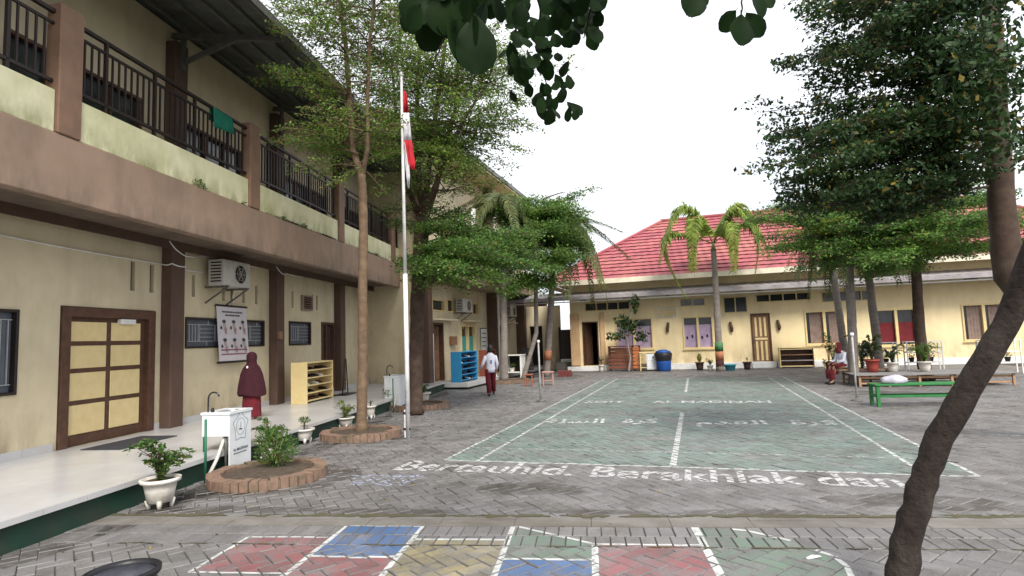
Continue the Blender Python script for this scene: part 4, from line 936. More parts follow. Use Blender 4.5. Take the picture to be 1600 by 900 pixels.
def palm(label, base, top, r0, r1, fronds, m, group, scale=1, bands=None, tm=None):
    t = thing('palm_tree', label, 'palm tree', base, 0, group); base = Vector(base); top = Vector(top)
    trunk(t, 'trunk', [base+Vector((0,0,-.02)), base.lerp(top, .33), base.lerp(top, .66), top], r0, r1, tm or M_PALMT, 12, .01, .25)
    world_part(MB().tube([top+Vector((0,0,-.02)), top+Vector((0,0,.35*scale))], [r1*1.05, .03], 10).build('crownshaft', mat('green_crownshaft', (.16,.20,.09), None, 5, .5)), t)
    for (az, kind, sc, tilt) in fronds:
        o = obj('frond', kind, None, top+Vector((0,0,.27*scale)), (0, math.radians(-tilt), math.radians(az))); o.scale = (sc, sc, sc); world_part(o, t)
    if bands:
        for z0, z1, bm in bands:
            c0 = base.lerp(top, z0/top.z); c1 = base.lerp(top, z1/top.z); rr_ = r0*1.06
            world_part(MB().tube([c0, c1], [rr_*1.04, rr_*1.0], 14).build('painted_band', bm), t)
    return t
FA = [frond_mesh(2.1, .85, 1.25, .50, M_PALM, i, .55, 62, .030) for i in range(3)]; FB = [frond_mesh(2.0, .50, 1.5, .52, M_PALMD, 10+i, 1.0, 60, .030) for i in range(3)]
# camera right vector is RT (azimuth of image-right about 17.5 deg)
p3 = GP(1126, 578, 0); p3 = Vector((.76, 22.6, 0)); d3 = depth_of(p3.x, p3.y); top3 = PT(1115, 392, d3)
palm('palm with a striped green, orange and dark trunk foot before the yellow wall', p3, top3, .135, .10,
     [(205,FA[0],1.2,8),(190,FA[1],1.2,-34),(17,FA[2],1.15,10),(2,FA[0],1.05,-22),(60,FA[1],1.0,-8),(120,FA[2],1.0,0),(240,FA[0],1.0,-12),(300,FA[1],.9,-22),(338,FA[2],1.0,4)], M_PALM, 'palms round the court', bands=[(.05,.42,mat('dark_red_band', (.06,.02,.02), None, 6, .8)),(.42,.74,M_ORANGE),(.74,1.06,M_GREENB)])
p1 = Vector((-6.35, 18.9, 0)); d1_ = depth_of(p1.x, p1.y)
palm('grey-trunked palm left of the court, standing right of the walking child', p1, PT(786, 352, d1_), .13, .10, [(az, FB[i % 3], .85, t_+15) for i, (az, t_) in enumerate(((200,20),(150,5),(240,-5),(20,10),(60,25),(100,0),(300,15),(340,-10),(180,45)))], M_PALMD, 'palms round the court')
p2 = Vector((-5.45, 21.2, 0)); d2_ = depth_of(p2.x, p2.y)
palm('palm with drooping grey fronds and an orange trunk band beside the gate', p2, PT(866, 392, d2_), .13, .10, [(az, FB[i % 3], s_*1.2, t_+14) for i, (az, s_, t_) in enumerate(((20,1.0,25),(5,1.0,-12),(40,.95,-18),(-20,.9,-5),(75,.8,0),(120,.8,20),(200,.8,15),(240,.8,-5),(300,.9,-20),(330,.95,0),(15,.9,45)))], M_PALMD, 'palms round the court', bands=[(.62,.98,M_ORANGE)])
for lb, bx, tx, sp in (('nearest of the palms by the benches, leaning behind the white net post', GP(1335,600), (1326,395), 0), ('palm rising behind the seated pupil, leftmost of the bench palms', Vector((4.55,21.0,0)), (1296,385), 1), ('palm with its foot in the red round planter by the benches', Vector((4.95,19.0,0)), (1353,395), 2)):
    dd = depth_of(bx.x, bx.y)
    palm(lb, (bx.x, bx.y, 0), PT(tx[0], tx[1], dd), .12, .095, [(az, FB[(i+sp) % 3], .7, t_) for i, (az, t_) in enumerate(((200,20),(150,0),(250,10),(20,10),(60,25),(110,0),(310,15)))], M_PALMD, 'palms round the court')
# ------------------------------------------------------------------ the broad-leaved tree over the camera
gG = GP(1412, 930); dG = depth_of(gG.x, gG.y)
tG = thing('broad_leaf_tree', 'dark close trunk at the right edge whose big dark leaves hang over the top', 'tree', gG)
trunk(tG, 'trunk', [gG+Vector((-.03,0,-.03)), gG+Vector((.04,0,.30)), gG+Vector((.20,.02,.75)), gG+Vector((.62,.0,1.5)), gG+Vector((.95,-.3,2.6)), gG+Vector((.45,-.6,3.5))], .075, .05, M_BARKN, 16, .014, .25)
def G_(x, y, d): return PT(x, y, d)
br = [[gG+Vector((.46,-.6,3.45)), G_(1180,-190,2.6), G_(1000,-120,2.5), G_(860,-60,2.5), G_(740,-12,2.5)], [G_(1000,-120,2.5), G_(850,-40,2.7), G_(838,60,2.8), G_(868,190,2.85)], [G_(740,-10,2.5), G_(722,20,2.45), G_(700,45,2.4), G_(672,110,2.45)],
      [G_(1180,-190,2.6), G_(1165,-60,2.3), G_(1158,22,2.3)], [G_(1100,-160,2.6), G_(1090,-30,2.6)], [G_(740,-12,2.5), G_(650,-8,2.6), G_(600,-20,2.6)], [G_(960,-105,2.5), G_(930,-20,2.6), G_(912,60,2.7)]]
for i, b_ in enumerate(br): trunk(tG, 'branch', b_, .035 if i == 0 else .007, .01 if i == 0 else .003, M_BARKN, 6, .006)
def big_leaf(seed):
    q_ = random.Random(seed); b = MB(); V = []; n = 9
    for i in range(n):
        t = i/(n-1); w_ = .37*math.sin(PI*min(1,t*.985)**1.35)**.62*(1+.09*q_.uniform(-1,1)) if 0 < t < 1 else (.012 if t == 0 else .07)
        yv = -.10*math.sin(t*2.2); V += [(-w_, yv-.09*w_*3*.4, -t), (-w_*.5, yv-.02, -t), (0, yv+.015, -t-.0), (w_*.5, yv-.02, -t), (w_, yv-.09*w_*3*.4, -t)]
    fs = [(i*5+j, i*5+j+1, (i+1)*5+j+1, (i+1)*5+j) for i in range(n-1) for j in range(4)]
    b.add(V, fs, True); b.tube([(0,.03,.14),(0,.02,0),(0,.0,-.5)], [.010,.010,.004], 4); return b.mesh('leaf', M_BIGL)
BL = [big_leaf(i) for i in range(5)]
def put_leaf(x, y, px, d, yaw=None, tilt=None, roll=None):
    o = obj('leaf', random.choice(BL), None, G_(x, y, d)); s_ = px*d/F
    o.scale = (s_*random.uniform(.85,1.1), s_, s_)
    o.rotation_euler = (math.radians(random.uniform(-32,32) if tilt is None else tilt), math.radians(random.uniform(-40,40) if roll is None else roll), YAW+math.radians(random.uniform(-55,55) if yaw is None else yaw))
    world_part(o, tG)
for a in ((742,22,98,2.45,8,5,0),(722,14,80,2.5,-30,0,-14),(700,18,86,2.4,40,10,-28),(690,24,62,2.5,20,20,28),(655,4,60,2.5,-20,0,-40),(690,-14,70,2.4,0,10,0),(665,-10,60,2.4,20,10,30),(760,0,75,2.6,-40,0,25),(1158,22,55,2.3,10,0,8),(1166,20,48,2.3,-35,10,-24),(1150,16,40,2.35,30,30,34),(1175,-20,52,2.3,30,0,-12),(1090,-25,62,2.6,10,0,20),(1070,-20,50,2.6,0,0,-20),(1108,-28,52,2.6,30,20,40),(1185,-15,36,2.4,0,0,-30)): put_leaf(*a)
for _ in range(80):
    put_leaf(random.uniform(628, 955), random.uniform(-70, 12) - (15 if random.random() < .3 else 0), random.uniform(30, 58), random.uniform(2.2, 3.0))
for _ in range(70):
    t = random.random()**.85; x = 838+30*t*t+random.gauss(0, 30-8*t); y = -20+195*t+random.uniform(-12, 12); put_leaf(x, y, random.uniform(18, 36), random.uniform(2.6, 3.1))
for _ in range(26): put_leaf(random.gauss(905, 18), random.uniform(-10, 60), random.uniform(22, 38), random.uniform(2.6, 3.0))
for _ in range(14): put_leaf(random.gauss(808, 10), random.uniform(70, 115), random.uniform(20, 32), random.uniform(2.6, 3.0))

pass; ('LEAVES', sum(len(o.data.polygons) for o in bpy.data.objects if o.type == 'MESH'))
# ------------------------------------------------------------------ things in the yard
def W1thing(name, label, cat, v, u, z=0, group=None, rz=0): p = L1(v, u, z); return thing(name, label, cat, p, A1+rz, group)
# flagpole and flag
fp = GP(638, 684); dF = depth_of(fp.x, fp.y); ft = PT(627, 118, dF); ft = Vector((fp.x+(ft.x-fp.x)*.9, fp.y+(ft.y-fp.y)*.9, ft.z))
t = thing('flagpole', 'tall white flagpole standing on the paving with a short white stub at its foot', 'flagpole', fp)
F0 = fp+Vector((0,0,-.01))
world_part(MB().tube([F0, fp.lerp(ft,.45)], [.036,.034], 12).build('lower_pole', M_WPOLE), t); world_part(MB().tube([fp.lerp(ft,.45), ft], [.028,.020], 12).build('upper_pole', M_WPOLE), t)
world_part(MB().lathe([(.0,0),(.03,.01),(.034,.04),(.02,.07),(0,.08)], ft, 10).build('cap', M_WPOLE), t)
world_part(MB().box(fp.x-.06, fp.x+.03, fp.y-.02, fp.y+.02, 0, .42).build('foot_bracket', M_WPOLE, bevel=.006), t)
world_part(MB().tube([fp+Vector((.045,-.04,.9)), fp.lerp(ft,.97)+Vector((.03,-.03,0))], .004, 4).build('halyard', M_WHITE), t)
for z in (.12,.36): world_part(MB().box(fp.x-.07, fp.x+.05, fp.y-.03, fp.y-.02, z, z+.03).build('clamp', M_IRON), t)
fl = thing('flag', 'red and white flag hanging limp in folds from the flagpole', 'flag', PT(631, 140, dF))
def cloth(name, rows, m):
    b = MB(); n = 9; V = []
    for (y, xl, xr) in rows:
        for i in range(n):
            f = i/(n-1); V.append(PT(xl+(xr-xl)*f, y, dF-.03+.035*math.sin(f*9+y*.05)*min(1, f*2)))
    b.add(V, [(r*n+i, r*n+i+1, (r+1)*n+i+1, (r+1)*n+i) for r in range(len(rows)-1) for i in range(n-1)], True)
    o = world_part(b.build(name, m), fl); s_ = o.modifiers.new('t', 'SOLIDIFY'); s_.thickness = .004
M_FR = mat('flag_red', (.62,.035,.05), (.5,.025,.04), 8, .7, transl=.25); M_FW = mat('flag_white', (.80,.79,.82), (.70,.70,.74), 8, .7, transl=.25)
cloth('red_cloth', [(142,630,634),(158,630,637),(176,630,639)], M_FR); cloth('white_cloth', [(176,630,639),(196,630,641),(208,631,642),(219,631,643)], M_FW)
cloth('red_fold', [(219,631,643),(230,632,645),(244,634,647),(255,638,649),(265,642,648)], M_FR); cloth('white_fold', [(222,631.5,632),(240,632,636),(255,633,639),(275,635,640.5),(294,637,639.5)], M_FW)

# brick rings with soil
def ring(label, c, rx, ry, soil=.07, grp='brick tree rings'):
    t = thing('brick_ring', label, 'planter', (c[0], c[1], 0), 0, grp); n = int(2*PI*(rx+ry)/2/.085); bm_ = [MB().box(-.039,.039,-.065,.065,0,.10+.006*k).mesh('brick', M_BRICK) for k in range(3)]
    for i in range(n):
        a = 2*PI*i/n; x, y = rx*math.cos(a), ry*math.sin(a); nx, ny = math.cos(a)/rx, math.sin(a)/ry
        o = obj('brick', random.choice(bm_), t, (x+random.uniform(-.004,.004), y+random.uniform(-.004,.004), -.004+random.uniform(-.006,.004)), (random.uniform(-.03,.03), random.uniform(-.03,.03), math.atan2(ny, nx)+PI/2)); o.scale = (1, 1.1, 1)
        m = bevel = None
    MB().lathe([(1,0),(1,.088),(.84,.088),(.84,.02)], (0,0,0), 40, rx+.05, ry+.05, cap=False).build('mortar', mat('brick_mortar', (.20,.15,.11), (.13,.11,.08), 14, .95, .8, 50), t)
    b = MB(); N_ = 30; vs = [(0,0,soil+.03)]+[((rx-.05)*math.cos(2*PI*i/N_), (ry-.05)*math.sin(2*PI*i/N_), soil) for i in range(N_)]
    b.add(vs, [(0, i+1, (i+1) % N_+1) for i in range(N_)]); b.build('soil', M_SOIL, t)
    return t
ring('brick ring with bare soil and a feathery shrub beside the near wash basin', (-4.62,5.42), .55, .55)
ring('brick ring round the slender pale tree', (-5.13,8.08), .56, .52)
ring('brick ring round the dark multi-stem tree behind the flagpole', (-6.02,11.72), .68, .55)
ring('low dark ring round the palm right of the walking child', (-6.2,18.6), .75, .6)
# potted plants
def pot_mesh(r, h, m=M_POT, feet=True):
    b = MB(); f = .05 if feet else 0
    b.lathe([(r*.45,f),(r*.66,f+.01),(r*.78,f+h*.45),(r*.86,h*.86),(r*1.04,h*.88),(r*1.06,h),(r*.9,h),(r*.86,h*.9),(0,h*.9)], (0,0,0), 20)
    return b
def plant_cloud(parent, name, m, c, r, n, leaf, up=.4, axis=(0,0,1), wf=.35, shell=.35, radial=True):
    P = rng.normal(0, 1, (n, 3)); P /= np.linalg.norm(P, axis=1, keepdims=True); Q = P*(rng.uniform(0, 1, (n, 1))**shell)*np.array(r)+np.array(c)
    N = rng.normal(0, .6, (n, 3)); N[:, 2] += up; N /= np.linalg.norm(N, axis=1, keepdims=True)
    A = P*1.0+np.array(axis)*.5 if radial else rng.normal(0, 1, (n, 3))
    l = leaf*rng.uniform(.6, 1.3, n); return obj(name, leaf_mesh(name, Q, N, A, l, l*wf, m), parent)
def potted(label, p, r, h, kind, ph, pr, m=M_POT, lm=M_POTL, feet=True, grp='potted plants round the yard', leaf=.06, n=380, wf=.24):
    t = thing('potted_plant', label, 'potted plant', p, 0, grp); pot_mesh(r, h, m, feet).build('pot', m, t)
    if feet:
        for k in range(4):
            a = PI/4+k*PI/2; MB().tube([(r*.55*math.cos(a), r*.55*math.sin(a), 0),(r*.62*math.cos(a), r*.62*math.sin(a), .08)], [.018,.024], 6).build('foot', m, t)
    MB().lathe([(0,h*.9+.005),(r*.86,h*.9+.003)], (0,0,0), 16, cap=False).build('soil', M_SOIL, t)
    q_ = random.Random(int(r*9999+ph*77)); b = MB()
    if kind == 'fern':
        for k in range(9):
            a = q_.random()*2*PI; rr_ = pr*q_.uniform(.4,.9); b.tube([(0,0,h*.9),(rr_*.4*math.cos(a), rr_*.4*math.sin(a), h+ph*.6),(rr_*math.cos(a), rr_*math.sin(a), h+ph*q_.uniform(.5,.95))], [.006,.004,.002], 4)
        b.build('stem', M_BARKD, t); ns_ = 22; PC = []; PA = []; hs = q_.uniform(0, 6)
        for k in range(ns_):
            a = k*2.4+q_.uniform(-.3,.3); R_x = pr*q_.uniform(.35, 1.15); tp_ = ph*q_.uniform(.55, 1.05)*(1.15 if math.cos(a-hs) > .3 else .85); dr_ = q_.uniform(.0,.5)
            for j in range(max(6, int(n*1.5/ns_))):
                t_ = q_.random()**.8; z = h*.92+tp_*(math.sin(t_*PI*.62)-dr_*t_*t_*.6); c_r = R_x*t_**1.2
                PC.append((c_r*math.cos(a)+q_.gauss(0,.012), c_r*math.sin(a)+q_.gauss(0,.012), z+q_.gauss(0,.01))); PA.append((math.cos(a)+q_.gauss(0,.5), math.sin(a)+q_.gauss(0,.5), .5-t_+q_.gauss(0,.3)))
        PC = np.array(PC); PA = np.array(PA); N_ = rng.normal(0, .55, PC.shape); N_[:, 2] += .7; N_ /= np.linalg.norm(N_, axis=1, keepdims=True); l_ = leaf*rng.uniform(.45, 1.15, len(PC))
        obj('leaves', leaf_mesh('leaves', PC, N_, PA, l_, l_*wf*1.15, lm), t)
    elif kind == 'ball':
        b.tube([(0,0,h*.9),(.01,0,h+ph*.6)], .012, 6); b.build('stem', M_BARKD, t); plant_cloud(t, 'leaves', lm, (.01,0,h+ph*.75), (pr,pr,ph*.3), n, leaf, .6)
    elif kind == 'cactus':
        b.lathe([(.0,h*.9),(pr,h+ph*.3),(pr*1.1,h+ph*.6),(pr*.5,h+ph),(0,h+ph)], (0,0,0), 10); b.build('stem', lm, t)
    return t
for k_m, (u_a, u_b) in enumerate(((1.1,3.1),(3.1,4.2),(4.6,7.8))):
    t = W1thing('moss_line', ('dark moss streak on the beam ledge under the second balcony bay','dark moss streak on the ledge just before the third balcony post','dark moss streak on the ledge under the third balcony bay')[k_m], 'moss', 1.09, (u_a+u_b)/2, 3.842, 'moss on the balcony ledge'); plant_cloud(t, 'moss', mat('ledge_moss', (.045,.055,.02), (.06,.045,.03), 9, .95, rnd=.3), (0,0,.0), (.018,(u_b-u_a)/2,.035), 700, .03, .3, shell=.9)
potted('white footed pot of drooping ferny leaves by the green kerb, nearest the camera', GP(250,793), .165, .27, 'fern', .34, .26, n=620, leaf=.075)
potted('white footed pot with bushy light-green plant between wash basin and brick ring', GP(422,722), .15, .26, 'fern', .28, .24, n=650, leaf=.06)
potted('white footed pot with a small round topiary plant at the porch kerb', GP(475,693), .15, .22, 'ball', .17, .09, n=200, leaf=.035)
potted('stone-grey pot of yellow-green leaves left of the slender tree', GP(540,670), .15, .20, 'fern', .28, .19, lm=M_LY, n=500, leaf=.05)
potted('plain white pot half hidden right of the slender tree', GP(579,655), .11, .26, 'ball', .10, .05, n=60, leaf=.03)
potted('pale footed pot with dark leaves in front of the far wash basin', GP(607,640), .17, .22, 'fern', .30, .14, lm=M_LC, n=260, leaf=.06)
potted('grey pot on the third ring with an upright green plant, right of the trunk', GP(662,632), .17, .28, 'fern', .25, .12, n=300, leaf=.06)
potted('white pot with dark twiggy plant beside the open doorway of the yellow building', Vector((-3.72,23.35,0)), .12, .28, 'fern', .35, .12, lm=M_LD, n=200, leaf=.05, feet=False)
M_BPOT = mat('brown_pot', (.05,.03,.025), (.08,.045,.035), 6, .6)
potted('brown pot with a short dark cactus under the second lilac window', Vector((.06,23.5,0)), .17, .30, 'cactus', .33, .08, m=M_BPOT, lm=M_LC, feet=False)
potted('small pot of round light leaves left of the striped palm foot', Vector((.42,22.95,0)), .12, .2, 'fern', .28, .16, n=110, leaf=.09, feet=False)
potted('brown pot with a tiny plant left of the panelled door', Vector((1.75,23.4,0)), .16, .28, 'ball', .16, .05, m=M_BPOT, n=60, leaf=.05, feet=False)
M_RPOT = mat('red_pot', (.33,.06,.04), (.26,.045,.035), 5, .6)
# shrub in the first ring
t = thing('feathery_shrub', 'feathery dark-green shrub growing at the edge of the near brick ring', 'shrub', (-4.72,5.62,.07))
b = MB()
for k in range(14):
    a = random.random()*2*PI; r_ = random.uniform(.08,.22); b.tube([(0,0,0),(r_*.5*math.cos(a), r_*.5*math.sin(a), .2),(r_*math.cos(a), r_*math.sin(a), random.uniform(.3,.5))], [.008,.005,.002], 4)
b.build('stem', M_BARKD, t); plant_cloud(t, 'leaves', M_LC, (.03,0,.22), (.27,.22,.22), 1300, .05, .3, wf=.25); plant_cloud(t, 'leaves', M_POTL, (-.06,-.03,.34), (.16,.16,.12), 350, .05, .3, wf=.25)

# wash basins
def basin(label, v0, v1, u0, u1, h, full, logo):
    t = W1thing('wash_basin', label, 'wash basin', 0, 0, 0, 'wash basins along the porch kerb')
    box('front_panel', M_PLAST, t, v0, v1-.012, u0, u0+.012, .02 if full else h-.27, h-.02, .003)
    box('side_panel', M_PLAST, t, v1-.011, v1, u0, u1, .01, h-.02, .003); box('rear_panel', M_PLAST, t, v0, v1-.012, u1-.012, u1, .3, h-.02)
    tb = MB(); tb.box(v0-.01,v1+.01,u0-.01,u0+.07,h-.019,h+.01); tb.box(v0-.01,v1+.01,u1-.06,u1+.01,h-.019,h+.01); tb.box(v0-.01,v0+.09,u0+.07,u1-.06,h-.019,h+.01); tb.box(v1-.05,v1+.01,u0+.07,u1-.06,h-.019,h+.01)
    tb.build('counter_rim', M_PLAST, t)
    MB().lathe([(0,-.12),(.6,-.11),(.95,-.02),(1,0)], ((v0+.09+v1-.05)/2,(u0+.07+u1-.06)/2,h+.002), 18, (v1-v0-.14)/2, (u1-u0-.13)/2, cap=False).build('bowl', mat('basin_steel', (.35,.36,.37), None, 5, .3, metal=.6), t)
    for (a, c, zf) in ((v0+.02, u0+.02, .253), (v0+.02, u1-.02, .253), (v1-.03, u1-.03, 0), (v1-.03, u0-.38, 0)):
        MB().tube([(a, c, zf), (a, c, h-.02)], .014, 8).build('leg', mat('green_pipe', (.02,.16,.09), None, 5, .5), t)
    P = [(v0+.05, u0+.04, h)]+[(v0+.05+.07-.07*math.cos(a_), u0+.045, h+.17+.07*math.sin(a_)) for a_ in np.linspace(0, PI*.9, 8)]
    MB().tube(P, .010, 8).build('tap', mat('dark_chrome', (.08,.08,.085), None, 5, .25, metal=.8), t); MB().lathe([(.02,0),(.02,.03),(.012,.05),(0,.05)], (v0+.11,u0+.04,h+.01), 8).build('tap_knob', M_IRON, t)
    MB().tube([(v0+.2,u0+.2,h-.14),(v0+.24,u0+.10,.45),(v0+.28,u0-.12,.2),(v0+.30,u0-.32,.025)], .020, 8).build('drain_hose', mat('ribbed_hose', (.58,.57,.53), (.48,.47,.43), 60, .6), t)
    MB().tube([(v0+.28,u0+.04,h-.2),(v0+.29,u0+.03,.01)], .016, 8).build('waste_pipe', M_STEELG, t)
    if logo:
        inkm = mat('dark_blue_print', (.03,.05,.11), None, 5, .6); b = MB(); cy_, cz_ = (u0+u1)/2, h*.74; x_ = v1+.0015
        def stroke(pts, w_=.004, close=True):
            n = len(pts)
            for i in range(n if close else n-1): b.beam((x_, *pts[i]), (x_, *pts[(i+1) % n]), .001, w_, (0,0,1)) if abs(pts[i][0]-pts[(i+1) % n][0]) > 1e-5 else b.box(x_-.0005,x_+.0005,pts[i][0]-w_/2,pts[i][0]+w_/2,min(pts[i][1],pts[(i+1) % n][1]),max(pts[i][1],pts[(i+1) % n][1]))
        s_ = (u1-u0)*.36
        stroke([(cy_+s_*(1 if i % 2 == 0 else .72)*math.sin(i*PI/5.0+.01), cz_+s_*(1.2 if i % 2 == 0 else .85)*math.cos(i*PI/5.0)) for i in range(10)])
        stroke([(cy_+s_*.55*math.sin(i*PI/8+.01), cz_+s_*.62*math.cos(i*PI/8)) for i in range(16)], .003)
        stroke([(cy_-.03, cz_-.03), (cy_+.03, cz_-.035)], .014, False); stroke([(cy_, cz_-.02),(cy_+.005, cz_+.05)], .006, False)
        b.build('emblem', inkm, t)
        for txt, hh, zz, wd in (('AL-MADINAH', .034, h*.74-s_*1.75, (u1-u0)*.66), ('', 0, 0, 0)):
            if not txt: continue
            ts, (a, b2, c, d_) = text_tris(txt, .02); bb = MB()
            for tr in ts: bb.add([(x_+.001, cy_-wd/2+(p[0]-a)/(b2-a)*wd, zz+(p[1]-c)/(d_-c)*hh) for p in tr], [(0,1,2)])
            bb.build('lettering', inkm, t)
        bb = MB(); k_ = cy_-s_*.85
        while k_ < cy_+s_*.8: w2 = random.uniform(.006,.018); bb.box(x_, x_+.001, k_, k_+w2, h*.74-s_*1.75-.034, h*.74-s_*1.75-.022); k_ += w2+.006
        bb.build('small_print', inkm, t)
    return t
basin('small white hand-wash basin with blue star emblem and black tap by the near brick ring', 2.14, 2.49, -1.97, -1.53, .70, False, True)
basin('white boxed wash basin behind the flagpole near the third ring', 2.20, 2.56, 4.0, 4.6, .72, True, False)
# ------------------------------------------------------------------ porch things
def rack(label, v0, v1, u0, u1, z, h, n, m, shoes=0, parentrot=None, cat='shoe rack', name='shoe_rack', grp='open shelf racks'):
    t = thing(name, label, cat, (0,0,0), 0, grp)
    if parentrot: t.location = (*O1, 0); t.rotation_euler = (0,0,A1)
    box('side', m, t, v0, v1, u0, u0+.03, z, z+h, .004); box('side', m, t, v0, v1, u1-.03, u1, z, z+h, .004); box('back', m, t, v0, v0+.015, u0+.031, u1-.031, z+.02, z+h-.02)
    for i in range(n):
        zz = z+.04+(h-.07)*i/(n-1); box('shelf', m, t, v0+.016, v1, u0+.031, u1-.031, zz, zz+.022, .003)
        if i < n-1:
            for k in range(shoes):
                if random.random() < .75:
                    u = u0+.1+(u1-u0-.2)*(k+.5)/shoes; q_ = MB(); q_.loft([(v1-.16,u,zz+.022,.12,.038),(v1-.16,u,zz+.05,.11,.035),(v1-.2,u,zz+.085,.05,.03)], 10)
                    q_.build('shoe', random.choice((M_BLACKP, M_DKWOOD, M_WHITE, M_IRON)), t)
    return t
rack('cream wooden shoe rack standing against the wall by the narrow dark door', .48, .84, 3.15, 4.40, .252, .86, 6, M_LTWOOD, 5, True)
b1 = GP(705,598,.2)
rack('bright blue shoe rack on the far porch under the teal window', b1.x, b1.x+.34, b1.y, b1.y+1.35, .2, .92, 6, M_BLUE, 4)
rack('small reddish-brown rack right of the bright blue one', -7.2, -6.9, 18.75, 19.7, .2, .90, 4, mat('red_brown_wood', (.20,.055,.03), (.15,.04,.025), 8, .6), 3)
def Bbox(t, name, m, x0, x1, y0, y1, z0, z1, bevel=.004): return box(name, m, t, x0, x1, y0, y1, z0, z1, bevel)
m_ = mat('red_brown_slat', (.19,.06,.035), (.13,.045,.03), 7, .7); m2_ = mat('orange_slat', (.50,.17,.06), (.42,.13,.05), 7, .7)
t = thing('slatted_crate', 'red-brown slatted wooden crate rack with an orange end beside the open doorway', 'crate', (-3.45,23.62,0))
for i in range(6): Bbox(t, 'slat', m_, 0, .95, 0, .03, .10+i*.145, .10+i*.145+.11); Bbox(t, 'slat', m2_, .98, 1.24, 0, .03, .10+i*.145, .10+i*.145+.11)
for x in (.0,.93,1.2): Bbox(t, 'post', m_, x, x+.05, .031, .07, 0, .98); Bbox(t, 'post', m_, x, x+.05, .33, .37, 0, .98)
Bbox(t, 'top_board', m_, -.02, 1.26, -.02, .40, .981, 1.01)
t = thing('washstand', 'cream washstand cabinet with shelves between slatted crate and blue bin', 'cabinet', (-2.15,23.45,0))
Bbox(t, 'cabinet', M_WHITE, .22, .72, 0, .40, .05, .68); Bbox(t, 'counter', M_LTWOOD, -.05, .75, -.03, .42, .70, .75); Bbox(t, 'drawer', M_PLAST, .26, .68, -.012, -.001, .40, .64); Bbox(t, 'lower_door', M_PLAST, .26, .68, -.012, -.001, .08, .36)
for z in (.12,.34,.54): Bbox(t, 'shelf', M_LTWOOD, 0, .215, .02, .38, z, z+.02)
Bbox(t, 'emblem', mat('dark_blue_print', (.03,.05,.11), None, 5, .6), .44, .49, -.015, -.0125, .50, .56, 0); Bbox(t, 'leg', M_LTWOOD, -.04, 0, 0, .04, 0, .70)
t = thing('rubbish_bin', 'blue plastic rubbish barrel with a black bag over its rim', 'rubbish bin', (-1.28,23.35,0))
MB().lathe([(.24,0),(.27,.05),(.29,.3),(.30,.58),(.28,.58)], (0,0,0), 24).build('barrel', mat('blue_barrel', (.015,.075,.30), (.012,.06,.25), 5, .4), t)
MB().lathe([(.305,.40),(.315,.43),(.325,.5),(.34,.56),(.345,.66),(.31,.71),(.25,.70),(.22,.6)], (0,0,0), 26, cap=False).build('bag', M_BLACKP, t); MB().lathe([(.30,.70),(.28,.76),(.16,.81),(.05,.83),(0,.83)], (0,0,0), 20).build('lid', mat('blue_barrel', (.015,.075,.30)), t)
t = thing('basin_tub', 'turquoise plastic tub beside the striped palm foot', 'tub', (1.12,22.9,0)); MB().lathe([(.12,0),(.14,.01),(.19,.2),(.21,.2),(.205,.23),(.18,.23),(.13,.03),(0,.03)], (0,0,0), 20, 1.1, 1).build('tub', mat('turquoise_plastic', (.06,.33,.42), None, 5, .4), t)
t = thing('shelf_rack', 'cream and brown four-board rack right of the panelled door', 'shelf rack', (2.92,23.68,0), 0, 'open shelf racks')
Bbox(t, 'side', M_LTWOOD, 0, .035, 0, .32, .02, .74); Bbox(t, 'side', M_DKWOOD, 1.12, 1.155, 0, .32, .02, .74)
for i, mm in enumerate((M_LTWOOD, M_GREYS, M_WOOD, M_LTWOOD)): Bbox(t, 'shelf', mm, .036, 1.119, 0, .31, .05+i*.21, .08+i*.21)
Bbox(t, 'back', M_DKWOOD, .036, 1.119, .30, .318, .09, .73); Bbox(t, 'top_board', M_LTWOOD, -.02, 1.17, -.02, .34, .741, .765)
t = thing('low_bench', 'low cream bench against the yellow wall behind the seated pupil', 'bench', (4.35,23.45,0)); Bbox(t, 'seat', M_LTWOOD, 0, 1.2, 0, .3, .28, .33)
for x in (.03,1.1): Bbox(t, 'leg', M_LTWOOD, x, x+.05, .02, .07, 0, .28); Bbox(t, 'leg', M_LTWOOD, x, x+.05, .22, .27, 0, .28)
Bbox(t, 'board', M_WHITE, .0, 1.2, .28, .30, .12, .24)
# wall ornaments
def ornament(label, x, z, lean):
    t = thing('wall_planter', label, 'wall planter', (x, BY-.005, z), 0, 'bark planters on the yellow wall')
    MB().tube([(0,-.05,-.20),(.01*lean,-.07,-.08),(-.02*lean,-.07,.06),(-.035*lean,-.05,.19)], [.045,.065,.06,.045], 10).build('bark_tube', M_DKWOOD, t); box('hook', M_IRON, t, -.01,.01,-.04,.0,.15,.20)
for i, (x, z) in enumerate(((-1.09,1.70),(1.34,1.62),(3.05,1.62))): ornament(('curved bark planter between the two lilac windows', 'bark planter just left of the panelled door', 'bark planter right of the panelled door')[i], x, z, 1 if i else -1)
t = thing('wall_planter', 'small brown wooden planter on the cream wall by the far open door', 'wall planter', (-7.84,17.9,1.45)); box('box', M_WOOD, t, .0,.14,-.18,.18,-.13,.16, .01)
